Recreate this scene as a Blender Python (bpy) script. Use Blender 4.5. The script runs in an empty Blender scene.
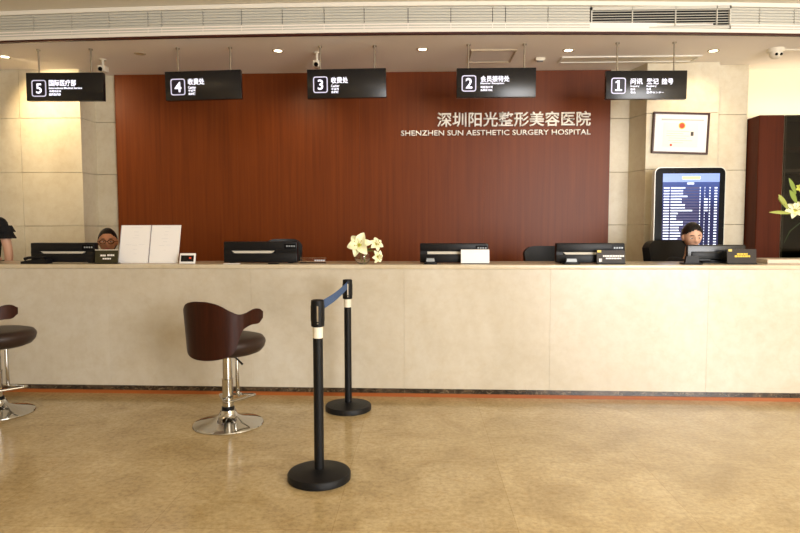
import bpy, bmesh, math, random
from mathutils import Vector, Matrix, Euler, noise as mnoise
random.seed(7)
S = bpy.context.scene
COL = S.collection
PI = math.pi
R = math.radians

# ------------------------------------------------------------------ camera
FPX, PITCH, YAW, ROLL, CAMH = 620.0, R(3.65), R(1.9), R(-0.12), 1.303
CROT = Matrix.Rotation(YAW, 3, 'Z') @ Matrix.Rotation(PI/2-PITCH, 3, 'X') @ Matrix.Rotation(ROLL, 3, 'Z')
cam = bpy.data.objects.new('camera', bpy.data.cameras.new('camera'))
COL.objects.link(cam)
cam.location = (0, 0, CAMH)
cam.rotation_euler = CROT.to_euler()
cam.data.sensor_width = 36
cam.data.lens = FPX/800*36
cam.data.clip_end = 60
S.camera = cam
# ------------------------------------------------------------------ world, light, exposure
S.view_settings.view_transform = 'Standard'
S.view_settings.look = 'None'
S.view_settings.gamma = 1
S.view_settings.use_curve_mapping = False
S.view_settings.exposure = 0.22
W = bpy.data.worlds.new('world'); S.world = W
W.use_nodes = True
bg = W.node_tree.nodes['Background']
bg.inputs[0].default_value = (0.85, 0.92, 1.0, 1)
bg.inputs[1].default_value = 0.5

def area(name, loc, target, sx, sy, power, color, spread=180):
    l = bpy.data.lights.new(name, 'AREA'); l.shape = 'RECTANGLE'; l.size = sx; l.size_y = sy
    l.energy = power; l.color = color; l.spread = R(spread)
    o = bpy.data.objects.new(name, l); COL.objects.link(o)
    o.location = loc
    o.rotation_euler = (Vector(target)-Vector(loc)).to_track_quat('-Z', 'Y').to_euler()
    return o
area('daylight_window', (3.9, -2.4, 1.7), (2.4, 5.0, 1.2), 3.2, 2.6, 445, (1.0, 0.985, 0.98))
area('warm_fill_right', (1.6, 1.8, 3.2), (1.6, 1.8, 0), 3.4, 1.4, 34, (1.0, 0.94, 0.84))  # unseen general fill, added overhead to warm and brighten the floor
area('warm_fill_left', (-2.6, 3.2, 3.2), (-2.6, 3.2, 0), 1.2, 0.6, 7, (1.0, 0.74, 0.42))  # smaller added fill for the left side, yellower, no fixture

# ------------------------------------------------------------------ helpers
def ray(px, py):
    return CROT @ Vector(((px-400)/FPX, -(py-266.5)/FPX, -1))
def PY(px, py, Y):
    r = ray(px, py); return r*(Y/r.y)+Vector((0, 0, CAMH))
def PZ(px, py, Z):
    r = ray(px, py); return r*((Z-CAMH)/r.z)+Vector((0, 0, CAMH))

def lin(c):
    f = lambda v: v/12.92 if v <= .04045 else ((v+.055)/1.055)**2.4
    return tuple(f(v/255) for v in c)+(1,)

def mat(name, rgb, rough=.5, metal=0, emit=0, spec=.5, trans=0, alpha=1, coat=0, ior=1.45, bump=0, bscale=200, var=0, vscale=6, sheen=0):
    m = bpy.data.materials.new(name); m.use_nodes = True
    nt = m.node_tree; b = nt.nodes['Principled BSDF']
    c = lin(rgb)
    b.inputs['Base Color'].default_value = c
    b.inputs['Roughness'].default_value = rough
    b.inputs['Metallic'].default_value = metal
    b.inputs['Specular IOR Level'].default_value = spec
    b.inputs['Transmission Weight'].default_value = trans
    b.inputs['IOR'].default_value = ior
    b.inputs['Coat Weight'].default_value = coat
    if emit:
        b.inputs['Emission Color'].default_value = c
        b.inputs['Emission Strength'].default_value = emit
    tc = nt.nodes.new('ShaderNodeTexCoord')
    if var:
        n = nt.nodes.new('ShaderNodeTexNoise'); n.inputs['Scale'].default_value = vscale; n.inputs['Detail'].default_value = 6
        nt.links.new(tc.outputs['Object'], n.inputs['Vector'])
        mx = nt.nodes.new('ShaderNodeMix'); mx.data_type = 'RGBA'
        mx.inputs['A'].default_value = tuple(x*(1-var) for x in c[:3])+(1,)
        mx.inputs['B'].default_value = tuple(min(1, x*(1+var)) for x in c[:3])+(1,)
        nt.links.new(n.outputs['Fac'], mx.inputs['Factor'])
        nt.links.new(mx.outputs['Result'], b.inputs['Base Color'])
    if bump:
        n = nt.nodes.new('ShaderNodeTexNoise'); n.inputs['Scale'].default_value = bscale; n.inputs['Detail'].default_value = 3
        nt.links.new(tc.outputs['Object'], n.inputs['Vector'])
        bp = nt.nodes.new('ShaderNodeBump'); bp.inputs['Strength'].default_value = bump; bp.inputs['Distance'].default_value = .002
        nt.links.new(n.outputs['Fac'], bp.inputs['Height']); nt.links.new(bp.outputs['Normal'], b.inputs['Normal'])
    return m

def stone_mat(name, dark, mid, light, vein, rough, scale=1.2, tile=None, mortar=None, veinw=.5, speck=None, mottle=5):
    """polished stone: cloudy noise, fine mottle and thin veins; optional floor tile joints"""
    m = bpy.data.materials.new(name); m.use_nodes = True
    nt = m.node_tree; b = nt.nodes['Principled BSDF']; L = nt.links.new
    tc = nt.nodes.new('ShaderNodeTexCoord')
    n1 = nt.nodes.new('ShaderNodeTexNoise'); n1.inputs['Scale'].default_value = scale; n1.inputs['Detail'].default_value = 8; n1.inputs['Roughness'].default_value = .62; n1.inputs['Distortion'].default_value = .8
    L(tc.outputs['Object'], n1.inputs['Vector'])
    r1 = nt.nodes.new('ShaderNodeValToRGB'); e = r1.color_ramp.elements
    e[0].position = .30; e[0].color = lin(dark); e[1].position = .72; e[1].color = lin(light)
    x = e.new(.5); x.color = lin(mid)
    L(n1.outputs['Fac'], r1.inputs['Fac'])
    n2 = nt.nodes.new('ShaderNodeTexNoise'); n2.inputs['Scale'].default_value = scale*1.1; n2.inputs['Detail'].default_value = 5; n2.inputs['Distortion'].default_value = 2.2
    mp = nt.nodes.new('ShaderNodeMapping'); mp.inputs['Rotation'].default_value = (.4, .5, .6); mp.inputs['Scale'].default_value = (1, 2.1, 1.4); mp.inputs['Location'].default_value = (3, 1, 5)
    L(tc.outputs['Object'], mp.inputs['Vector']); L(mp.outputs['Vector'], n2.inputs['Vector'])
    r2 = nt.nodes.new('ShaderNodeValToRGB'); e = r2.color_ramp.elements
    e[0].position = .485; e[0].color = (0, 0, 0, 1); e[1].position = .515; e[1].color = (0, 0, 0, 1)
    x = e.new(.5); x.color = (1, 1, 1, 1)
    L(n2.outputs['Fac'], r2.inputs['Fac'])
    ml = nt.nodes.new('ShaderNodeMath'); ml.operation = 'MULTIPLY'; ml.inputs[1].default_value = veinw
    L(r2.outputs['Color'], ml.inputs[0])
    mx = nt.nodes.new('ShaderNodeMix'); mx.data_type = 'RGBA'
    L(ml.outputs[0], mx.inputs['Factor']); L(r1.outputs['Color'], mx.inputs['A']); mx.inputs['B'].default_value = lin(vein)
    out = mx.outputs['Result']
    n3 = nt.nodes.new('ShaderNodeTexNoise'); n3.inputs['Scale'].default_value = scale*14; n3.inputs['Detail'].default_value = 5; n3.inputs['Roughness'].default_value = .7
    L(tc.outputs['Object'], n3.inputs['Vector'])
    r3 = nt.nodes.new('ShaderNodeValToRGB'); e = r3.color_ramp.elements
    k = 1-mottle/100
    e[0].position = .3; e[0].color = (k*.96, k*.93, k*.88, 1); e[1].position = .6; e[1].color = (1, 1, 1, 1)
    L(n3.outputs['Fac'], r3.inputs['Fac'])
    m3 = nt.nodes.new('ShaderNodeMix'); m3.data_type = 'RGBA'; m3.blend_type = 'MULTIPLY'; m3.inputs['Factor'].default_value = 1
    L(out, m3.inputs['A']); L(r3.outputs['Color'], m3.inputs['B']); out = m3.outputs['Result']
    if tile:
        bt = nt.nodes.new('ShaderNodeTexBrick')
        bt.offset = 0; bt.squash = 1
        bt.inputs['Scale'].default_value = 1; bt.inputs['Brick Width'].default_value = tile; bt.inputs['Row Height'].default_value = tile
        bt.inputs['Mortar Size'].default_value = .0016; bt.inputs['Mortar Smooth'].default_value = .1
        bt.inputs['Color1'].default_value = (1, 1, 1, 1); bt.inputs['Color2'].default_value = (.90, .89, .86, 1); bt.inputs['Mortar'].default_value = (.74, .70, .62, 1)
        mp2 = nt.nodes.new('ShaderNodeMapping'); mp2.inputs['Location'].default_value = (.38, .62, 0)
        L(tc.outputs['Object'], mp2.inputs['Vector']); L(mp2.outputs['Vector'], bt.inputs['Vector'])
        m4 = nt.nodes.new('ShaderNodeMix'); m4.data_type = 'RGBA'; m4.blend_type = 'MULTIPLY'; m4.inputs['Factor'].default_value = 1
        L(out, m4.inputs['A']); L(bt.outputs['Color'], m4.inputs['B']); out = m4.outputs['Result']
    L(out, b.inputs['Base Color'])
    b.inputs['Roughness'].default_value = rough
    return m

def wood_mat(name, dark, light, rough, coat=0, axis='Z', scale=1.0, spec=.5):
    m = bpy.data.materials.new(name); m.use_nodes = True
    nt = m.node_tree; b = nt.nodes['Principled BSDF']; L = nt.links.new
    tc = nt.nodes.new('ShaderNodeTexCoord'); mp = nt.nodes.new('ShaderNodeMapping')
    s = {'Z': (26, 26, .7), 'X': (.7, 26, 26)}[axis]
    mp.inputs['Scale'].default_value = tuple(v*scale for v in s)
    L(tc.outputs['Object'], mp.inputs['Vector'])
    n = nt.nodes.new('ShaderNodeTexNoise'); n.inputs['Scale'].default_value = 1; n.inputs['Detail'].default_value = 7; n.inputs['Roughness'].default_value = .65; n.inputs['Distortion'].default_value = .3
    L(mp.outputs['Vector'], n.inputs['Vector'])
    r = nt.nodes.new('ShaderNodeValToRGB'); e = r.color_ramp.elements
    e[0].position = .32; e[0].color = lin(dark); e[1].position = .7; e[1].color = lin(light)
    L(n.outputs['Fac'], r.inputs['Fac']); L(r.outputs['Color'], b.inputs['Base Color'])
    b.inputs['Roughness'].default_value = rough; b.inputs['Coat Weight'].default_value = coat; b.inputs['Coat Roughness'].default_value = .25
    b.inputs['Specular IOR Level'].default_value = spec
    return m

class MB:
    def __init__(s): s.bm = bmesh.new()
    def box(s, lo, hi, bevel=0, seg=2, M=None):
        b = bmesh.new(); bmesh.ops.create_cube(b, size=1)
        lo = Vector(lo); hi = Vector(hi); c = (lo+hi)/2; d = hi-lo
        for v in b.verts: v.co = Vector((v.co.x*d.x, v.co.y*d.y, v.co.z*d.z))+c
        if bevel: bmesh.ops.bevel(b, geom=list(b.edges), offset=min(bevel, .49*min(d)), segments=seg, affect='EDGES', profile=.5)
        return s.add(b, M)
    def add(s, b, M=None):
        if M is not None: bmesh.ops.transform(b, matrix=M, verts=b.verts)
        me = bpy.data.meshes.new('t'); b.to_mesh(me); s.bm.from_mesh(me); bpy.data.meshes.remove(me); b.free(); return s
    def lathe(s, prof, c=(0, 0, 0), n=40, M=None):
        b = bmesh.new(); rings = []
        for r, z in prof:
            if r < 1e-5: rings.append([b.verts.new((0, 0, z))])
            else: rings.append([b.verts.new((r*math.cos(2*PI*i/n), r*math.sin(2*PI*i/n), z)) for i in range(n)])
        for a, d in zip(rings, rings[1:]):
            for i in range(n):
                j = (i+1) % n
                if len(a) == 1 and len(d) == 1: continue
                if len(a) == 1: b.faces.new((a[0], d[j], d[i]))
                elif len(d) == 1: b.faces.new((a[i], a[j], d[0]))
                else: b.faces.new((a[i], a[j], d[j], d[i]))
        if len(rings[0]) > 1: b.faces.new(rings[0][::-1])
        if len(rings[-1]) > 1: b.faces.new(rings[-1])
        bmesh.ops.recalc_face_normals(b, faces=b.faces)
        T = Matrix.Translation(c)
        return s.add(b, T if M is None else T @ M)
    def cyl(s, p0, p1, r0, r1=None, n=20):
        p0 = Vector(p0); p1 = Vector(p1); d = p1-p0
        M = d.to_track_quat('Z', 'Y').to_matrix().to_4x4()
        return s.lathe([(r0, 0), (r0 if r1 is None else r1, d.length)], p0, n, M)
    def tube(s, pts, r, n=10, closed=False):
        pts = [Vector(p) for p in pts]; b = bmesh.new(); rings = []; N = len(pts); up = None
        rr = r if isinstance(r, (list, tuple)) else [r]*N
        for i, p in enumerate(pts):
            if closed: t = pts[(i+1) % N]-pts[i-1]
            else: t = pts[min(i+1, N-1)]-pts[max(i-1, 0)]
            t.normalize()
            if up is None:
                up = Vector((0, 0, 1)) if abs(t.z) < .9 else Vector((1, 0, 0))
            u = (up-t*up.dot(t)).normalized(); w = t.cross(u); up = u
            rings.append([b.verts.new(p+(u*math.cos(2*PI*k/n)+w*math.sin(2*PI*k/n))*rr[i]) for k in range(n)])
        prs = list(zip(rings, rings[1:]))
        if closed: prs.append((rings[-1], rings[0]))
        for a, d in prs:
            for k in range(n): b.faces.new((a[k], a[(k+1) % n], d[(k+1) % n], d[k]))
        if not closed: b.faces.new(rings[0][::-1]); b.faces.new(rings[-1])
        bmesh.ops.recalc_face_normals(b, faces=b.faces)
        return s.add(b)
    def ball(s, c, r, seg=20, M=None):
        b = bmesh.new(); bmesh.ops.create_uvsphere(b, u_segments=seg, v_segments=seg*2//3, radius=1)
        r = r if isinstance(r, (list, tuple)) else (r, r, r)
        for v in b.verts: v.co = Vector((v.co.x*r[0], v.co.y*r[1], v.co.z*r[2]))
        T = Matrix.Translation(c)
        return s.add(b, T if M is None else T @ M)
    def grid(s, fn, nu, nv, thick=0, M=None):
        b = bmesh.new(); g = [[b.verts.new(fn(i/nu, j/nv)) for j in range(nv+1)] for i in range(nu+1)]
        for i in range(nu):
            for j in range(nv): b.faces.new((g[i][j], g[i+1][j], g[i+1][j+1], g[i][j+1]))
        bmesh.ops.recalc_face_normals(b, faces=b.faces)
        if thick: bmesh.ops.solidify(b, geom=list(b.faces), thickness=thick)
        return s.add(b, M)
    def prism(s, pts, y0, y1):
        b = bmesh.new()
        f = [b.verts.new((x, y0, z)) for x, z in pts]; k = [b.verts.new((x, y1, z)) for x, z in pts]
        b.faces.new(f); b.faces.new(k[::-1]); n = len(pts)
        for i in range(n): b.faces.new((f[i], k[i], k[(i+1) % n], f[(i+1) % n]))
        bmesh.ops.recalc_face_normals(b, faces=b.faces)
        return s.add(b)
    def build(s, name, m, parent=None, smooth=True, loc=None):
        me = bpy.data.meshes.new(name); s.bm.to_mesh(me); s.bm.free()
        return link(name, me, m, parent, smooth, loc)

def link(name, me, m, parent=None, smooth=True, loc=None):
    o = bpy.data.objects.new(name, me); COL.objects.link(o)
    if m: me.materials.clear(); me.materials.append(m)
    if smooth:
        me.shade_smooth()
        try: me.set_sharp_from_angle(angle=R(38))
        except Exception: pass
    if parent: o.parent = parent
    if loc is not None: o.location = loc
    return o
def tag(o, label, cat, group=None, kind=None):
    if label: o['label'] = label
    if cat: o['category'] = cat
    if group: o['group'] = group
    if kind: o['kind'] = kind
    return o
def thing(name, loc, label, cat, group=None, rz=0):
    o = bpy.data.objects.new(name, None); COL.objects.link(o); o.location = loc; o.rotation_euler = (0, 0, rz)
    o.empty_display_size = .1
    return tag(o, label, cat, group)
def struct(o): o['kind'] = 'structure'; return o
def copy_thing(o, parent=None):
    c = o.copy(); COL.objects.link(c)
    if parent: c.parent = parent
    for ch in list(o.children): copy_thing(ch, c)
    return c

def text(body, name, m, parent, x, z, y, width=None, height=None, depth=.002, bold=0, anchor='L', words=0):
    """raised lettering facing -Y; x,z is the lower left (or right) corner of its box; y its back plane"""
    cu = bpy.data.curves.new(name, 'FONT'); cu.body = body; cu.size = 1; cu.offset = bold; cu.resolution_u = 3
    t = bpy.data.objects.new(name, cu); COL.objects.link(t)
    dg = bpy.context.evaluated_depsgraph_get()
    me = bpy.data.meshes.new_from_object(t.evaluated_get(dg))
    bpy.data.objects.remove(t)
    b = bmesh.new(); b.from_mesh(me)
    xs = [v.co.x for v in b.verts]; ys = [v.co.y for v in b.verts]
    w = max(xs)-min(xs); h = max(ys)-min(ys)
    sx = width/w if width else height/h
    sz = height/h if height else sx
    x0 = min(xs) if anchor == 'L' else max(xs)
    y0 = min(ys)
    for v in b.verts: v.co = Vector((x+(v.co.x-x0)*sx, y-.0005, z+(v.co.y-y0)*sz))
    fs = list(b.faces)
    ex = bmesh.ops.extrude_face_region(b, geom=fs)
    for v in [g for g in ex['geom'] if isinstance(g, bmesh.types.BMVert)]: v.co.y -= depth
    bmesh.ops.recalc_face_normals(b, faces=b.faces)
    bpy.data.meshes.remove(me)
    if words:      # one mesh per word, cut at the wide gaps
        xs = sorted((min(v.co.x for v in f.verts), max(v.co.x for v in f.verts)) for f in b.faces)
        cuts = []; hi = xs[0][1]
        for lo_, h_ in xs:
            if lo_-hi > words: cuts.append((lo_+hi)/2)
            hi = max(hi, h_)
        out = []
        for lo_, h_ in zip([-1e9]+cuts, cuts+[1e9]):
            c = b.copy(); bmesh.ops.delete(c, geom=[v for v in c.verts if not lo_ < v.co.x < h_], context='VERTS')
            me2 = bpy.data.meshes.new(name); c.to_mesh(me2); c.free(); out.append(link(name, me2, m, parent, smooth=False))
        b.free(); return out
    me2 = bpy.data.meshes.new(name); b.to_mesh(me2); b.free()
    return link(name, me2, m, parent, smooth=False)

# ------------------------------------------------------------------ materials
M = dict(
    floor=stone_mat('polished_beige_marble', (172, 149, 106), (192, 170, 126), (208, 188, 147), (172, 138, 84), .17, 2.6, tile=.8, veinw=.34, mottle=28),
    counter=stone_mat('cream_marble', (186, 177, 158), (198, 190, 173), (206, 201, 188), (188, 172, 142), .28, .8, veinw=.16, mottle=5),
    slab=stone_mat('cream_marble_top', (190, 176, 148), (202, 190, 166), (212, 203, 184), (206, 182, 140), .25, 1.2, veinw=.2, mottle=5),
    limestone=stone_mat('limestone_tile', (206, 194, 168), (216, 206, 182), (224, 216, 194), (198, 184, 156), .42, 1.0, veinw=.15, mottle=4),
    darkmarble=stone_mat('dark_emperador', (26, 20, 16), (52, 42, 34), (96, 80, 64), (150, 132, 108), .2, 9, veinw=.8, mottle=25),
    plinth=wood_mat('orange_plinth_wood', (140, 72, 28), (164, 92, 38), .4, axis='X'),
    wood=wood_mat('red_brown_veneer', (98, 44, 12), (118, 56, 17), .40, 0, spec=.22),
    woodpillar=wood_mat('dark_red_veneer', (70, 29, 13), (90, 39, 18), .5, spec=.1),
    stoolwood=wood_mat('walnut_shell', (36, 14, 7), (58, 24, 12), .34, spec=.2, axis='Z', scale=1.4),
    ceil=mat('warm_white_paint', (238, 230, 214), .85),
    ceil2=mat('soffit_paint', (250, 242, 234), .85),
    white=mat('white_paint', (240, 236, 226), .5),
    grille=mat('grille_white_metal', (202, 200, 190), .45),
    plaster=mat('cream_plaster', (240, 228, 200), .8),
    black=mat('black_plastic', (20, 20, 22), .38, spec=.25, bump=.15, bscale=900),
    blackm=mat('black_powder_coat', (16, 16, 17), .45, spec=.25, bump=.3, bscale=1500),
    signblk=mat('sign_black_gloss', (26, 26, 28), .26),
    voidm=mat('dark_duct', (24, 26, 26), .8),
    chrome=mat('chrome', (198, 197, 194), .08, 1),
    steel=mat('brushed_steel', (176, 168, 152), .32, 1),
    leather=mat('dark_brown_leather', (50, 36, 29), .4, spec=.3, bump=.3, bscale=300),
    blackleather=mat('black_leather', (22, 22, 23), .42, spec=.25, bump=.3, bscale=300),
    paper=mat('white_card', (236, 234, 232), .6),
    print=mat('grey_print', (186, 188, 194), .7),
    printpale=mat('faint_grey_print', (214, 214, 216), .7),
    sticker=mat('white_sticker', (228, 220, 200), .5, var=.12, vscale=60),
    belt=mat('blue_webbing', (60, 88, 132), .7, bump=.5, bscale=700),
    litwhite=mat('lit_sign_white', (240, 240, 255), .5, emit=1.0),
    litframe=mat('lit_sign_frame', (205, 205, 232), .5, emit=.45),
    signnavy=mat('number_navy', (22, 20, 40), .3),
    letters=mat('raised_white_letters', (255, 253, 248), .35),
    slot=mat('pale_grey_slot', (196, 190, 176), .5),
    olive=mat('olive_plate', (56, 52, 34), .45, spec=.25),
    acrylic=mat('smoky_acrylic', (48, 40, 32), .4, spec=.2),
    clear=mat('clear_glass', (255, 255, 255), .02, trans=1, ior=1.45),
    tinted=mat('tinted_glass', (120, 118, 114), .02, trans=1, ior=1.3),
    water=mat('water', (235, 245, 225), .0, trans=1, ior=1.33),
    darkglass=mat('dark_glass', (14, 15, 15), .06, spec=.25),
    yellowp=mat('yellow_print', (220, 190, 40), .5),
    gold=mat('gold_sticker', (222, 196, 96), .5),
    petal=mat('lily_petal', (246, 246, 204), .5, var=.05, vscale=30),
    petalc=mat('lily_throat', (206, 214, 92), .5),
    stamen=mat('stamen', (168, 150, 50), .6),
    leaf=mat('leaf_green', (52, 74, 30), .45),
    leaf2=mat('leaf_light_green', (118, 138, 58), .45),
    bud=mat('lily_bud_green', (150, 158, 78), .5),
    skin=mat('skin', (226, 178, 150), .5),
    skin2=mat('skin_tan', (196, 138, 104), .5),
    hair=mat('black_hair', (16, 13, 12), .42, bump=.6, bscale=250),
    cloth=mat('black_fabric', (20, 20, 22), .9),
    lips=mat('lip', (160, 76, 70), .5),
    eyew=mat('eye_white', (225, 220, 215), .3),
    iris=mat('dark_iris', (24, 16, 12), .2),
    frame=mat('mahogany_frame', (58, 24, 16), .35),
    mount=mat('certificate_paper', (236, 236, 240), .5),
    certin=mat('certificate_cream', (238, 236, 230), .6),
    red=mat('emblem_red', (214, 72, 44), .6),
    photo=mat('portrait_grey', (70, 66, 66), .6),
    kioskframe=mat('kiosk_silver', (206, 204, 196), .35, .3),
    bezel=mat('bezel_black', (6, 6, 8), .25, spec=.08),
    rowdark=mat('screen_violet', (44, 42, 96), .3, emit=.55),
    rowlit=mat('screen_row_text', (214, 224, 250), .3, emit=.95),
    screentop=mat('screen_header_blue', (112, 136, 200), .3, emit=.85),
    screenyel=mat('screen_header_yellow', (226, 230, 130), .3, emit=.95),
    device=mat('grey_device_screen', (150, 156, 160), .25),
    devblack=mat('tablet_black', (18, 20, 22), .15),
    lamp=mat('lamp_lens', (255, 238, 205), .4, emit=9),
    lampoff=mat('lamp_lens_unlit', (206, 180, 130), .4),
    ringm=mat('lamp_ring', (200, 184, 158), .5),
    camwhite=mat('camera_white', (226, 218, 200), .4),
    redbrown=mat('red_brown_trim', (64, 24, 14), .5),
    blackfloor=mat('matte_dark', (30, 28, 26), .8),
    stoneblock=mat('beige_stone_block', (206, 190, 168), .4, var=.08, vscale=20),
)
# kiosk screen: a vertical blue gradient of its display
def screen_mat():
    m = bpy.data.materials.new('lit_screen'); m.use_nodes = True
    nt = m.node_tree; b = nt.nodes['Principled BSDF']
    tc = nt.nodes.new('ShaderNodeTexCoord'); sp = nt.nodes.new('ShaderNodeSeparateXYZ'); r = nt.nodes.new('ShaderNodeValToRGB')
    nt.links.new(tc.outputs['Generated'], sp.inputs[0]); nt.links.new(sp.outputs['Z'], r.inputs['Fac'])
    e = r.color_ramp.elements
    e[0].position = 0; e[0].color = lin((26, 28, 66)); e[1].position = 1; e[1].color = lin((96, 118, 190))
    x = e.new(.72); x.color = lin((34, 40, 96))
    x = e.new(.86); x.color = lin((62, 84, 160))
    nt.links.new(r.outputs['Color'], b.inputs['Emission Color']); b.inputs['Emission Strength'].default_value = .8
    b.inputs['Base Color'].default_value = (.01, .01, .015, 1); b.inputs['Roughness'].default_value = .2; b.inputs['Specular IOR Level'].default_value = .1
    return m
M['screen'] = screen_mat()

# ------------------------------------------------------------------ the room
YW = 6.75            # face of the back wall
ZC = 2.95            # soffit over the counter
ZU = 3.215           # lobby ceiling
XL, XR = -6.0, 6.0
struct(MB().box((XL-.2, -3.2, -.1), (XR+.2, YW+.6, 0)).build('floor', M['floor']))
struct(MB().box((XL-.2, -3.2, ZU), (XR+.2, 5.75, ZU+.1)).build('ceiling', M['ceil']))
# side walls and rear wall with its windows
struct(MB().box((XL-.2, -3.2, 0), (XL, YW+.6, ZU)).build('wall_left', M['plaster']))
struct(MB().box((XR, -3.2, 0), (XR+.2, YW+.6, ZU)).build('wall_right', M['plaster']))
rw = MB()
for a, b_ in (((XL, -3.2, 0), (1.2, -3.0, ZU)), ((5.4, -3.2, 0), (XR, -3.0, ZU)), ((1.2, -3.2, 0), (5.4, -3.0, .3)), ((1.2, -3.2, 3.08), (5.4, -3.0, ZU))): rw.box(a, b_)
struct(rw.build('wall_rear', M['plaster']))
wf = MB()
for x in (1.2, 2.58, 3.96, 5.34): wf.box((x, -3.14, .3), (x+.06, -3.06, 3.08))
wf.box((1.26, -3.14, .3), (5.34, -3.06, .36)); wf.box((1.26, -3.14, 3.02), (5.34, -3.06, 3.08))
struct(wf.build('window_1', M['steel']))

def X(px, Y, py=170): return PY(px, py, Y).x
def Z(py, Y, px=400): return PY(px, py, Y).z
zj = [0, .172, .744]+[Z(p, 6.45) for p in (225.3, 170.8, 115.3)]+[ZC+.05]
wb = MB()
g = .0035
def slabs(x0, x1, ydeep, xs=()):
    xx = [x0]+list(xs)+[x1]
    for a, b_ in zip(xx, xx[1:]):
        for z0, z1 in zip(zj, zj[1:]): wb.box((a+g/2, YW+ydeep, z0+g/2), (b_-g/2, YW+.2, z1-g/2), .002, 1)
YB = 6.45            # stone piers either side stand forward of the panel
xA, xB, xC = X(82.5, YB), X(97.5, YW), X(118.5, YW)
slabs(XL, xA, YB-YW, (X(-105, YB), X(22, YB)))
slabs(xB-.02, xC+.02, 0)
xD, xE, xF, xG = X(608.5, YW), X(628, YW), X(645, YB), X(746, 6.57)
xH = X(717, YB)
slabs(xD-.02, xE+.02, 0); slabs(xF, xH, YB-YW); slabs(xH+.001, xG, 6.57-YW)
for z0, z1 in zip(zj, zj[1:]):      # splayed returns of the piers
    for q in ([(xA-g/2, YB+.001), (xB, YW+.01), (xA-.3, YW+.01)], [(xF+g/2, YB+.001), (xF+.3, YW+.01), (xE, YW+.01)]):
        b = bmesh.new(); lo = [b.verts.new((x, y, z0+g/2)) for x, y in q]; hi = [b.verts.new((x, y, z1-g/2)) for x, y in q]
        b.faces.new(lo[::-1]); b.faces.new(hi)
        for i in range(3): b.faces.new((lo[i], lo[(i+1) % 3], hi[(i+1) % 3], hi[i]))
        bmesh.ops.recalc_face_normals(b, faces=b.faces); wb.add(b)
wb.box((XL, YW+.18, 0), (xG, YW+.4, ZC+.05))
struct(wb.build('wall_back', M['limestone']))
# plaster wall over the cabinet at the right
struct(MB().box((xG, YW+.02, 0), (XR, YW+.4, ZC+.05)).build('wall_alcove', M['plaster']))

# soffit and bulkhead, very slightly bowed in plan
def bow(x): return 5.40+.0116*x*x+.0163*x
N = 36
xs = [XL+(XR-XL)*i/N for i in range(N+1)]
def strip(y_off0, y_off1, z0, z1, x0=XL, x1=XR, back=None, n=N):
    mb = MB(); b = bmesh.new(); rows = []
    for i in range(n+1):
        x = x0+(x1-x0)*i/n; y0 = bow(x)+y_off0; y1 = back if back else bow(x)+y_off1
        rows.append([b.verts.new(p) for p in ((x, y0, z0), (x, y1, z0), (x, y1, z1), (x, y0, z1))])
    for a, d in zip(rows, rows[1:]):
        for k in range(4): b.faces.new((a[k], a[(k+1) % 4], d[(k+1) % 4], d[k]))
    b.faces.new(rows[0]); b.faces.new(rows[-1][::-1])
    bmesh.ops.recalc_face_normals(b, faces=b.faces)
    mb.add(b); return mb
struct(strip(.012, 0, ZC, ZC+.09, back=YW+.3).build('ceiling_soffit', M['ceil2']))
struct(strip(.05, .25, ZC+.085, ZU+.002).build('wall_bulkhead', M['voidm']))
struct(strip(-.012, .06, ZC+.008, ZC+.036).build('trim_1', M['white']))
struct(strip(-.008, .05, ZU-.038, ZU-.003).build('trim_2', M['white']))
struct(strip(-.004, .03, ZC-.008, ZC+.009).build('trim_3', M['redbrown']))  # dark red-brown strip along the bulkhead's lower edge
# blank slatted grille with panel joints
zg0, zg1 = ZC+.036, ZU-.038
jx = [XL]+[X(p, 5.4, 20) for p in (-100, 27, 67, 106, 146, 160, 202, 241, 282, 324, 364, 408, 451, 493, 506, 549, 592)]
jr = [X(p, 5.5, 20) for p in (730.7, 763, 800)]+[XR]
gr = thing('slatted_grille', (0, 0, 0), 'long white slatted metal grille along the bulkhead face over the counter', 'grille')
def panel(x0, x1, name='grille_panel'):
    mb = strip(.022, .032, zg0-.002, zg1+.002, x0+.003, x1-.003, n=6)
    for k in range(8):
        z = zg0+(k+.5)*(zg1-zg0)/8
        s = strip(.008, .024, z-.0085, z+.0045, x0+.003, x1-.003, n=6)
        me = bpy.data.meshes.new('t'); s.bm.to_mesh(me); mb.bm.from_mesh(me); bpy.data.meshes.remove(me); s.bm.free()
    return mb.build(name, M['grille'], gr, smooth=False)
for a, b_ in zip(jx, jx[1:]): panel(a, b_)
for a, b_ in zip(jr, jr[1:]): panel(a, b_)
# open air outlet in the grille
vx0, vx1 = X(592.5, 5.44, 20), X(730.5, 5.50, 20)
av = thing('air_outlet', ((vx0+vx1)/2, bow((vx0+vx1)/2)+.01, zg0), 'dark open air-conditioning outlet with white louvres at the upper right', 'vent')
cx = (vx0+vx1)/2
fr = MB()
y0 = -.004
fr.box((vx0-cx, y0, 0), (vx1-cx, y0+.03, .022)); fr.box((vx0-cx, y0, zg1-zg0-.026), (vx1-cx, y0+.03, zg1-zg0))
fr.box((vx0-cx, y0, 0), (vx0-cx+.012, y0+.03, zg1-zg0)); fr.box((vx1-cx-.012, y0, 0), (vx1-cx, y0+.03, zg1-zg0))
fr.build('outlet_frame', M['grille'], av, False)
MB().box((vx0-cx, y0+.038, 0), (vx1-cx, y0+.06, zg1-zg0)).build('duct_back', M['voidm'], av, False)
for k in range(7):
    z = .026+k*(zg1-zg0-.056)/6.3
    MB().box((vx0-cx+.012, y0+.004, z), (vx1-cx-.012, y0+.012, z+.0045)).build('louvre', M['grille'], av, False)
for px in (636, 680, 722):
    x = X(px, 5.4, 20)-cx
    MB().box((x-.004, y0, .03), (x+.004, y0+.014, zg1-zg0)).build('mullion', M['grille'], av, False)

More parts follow.
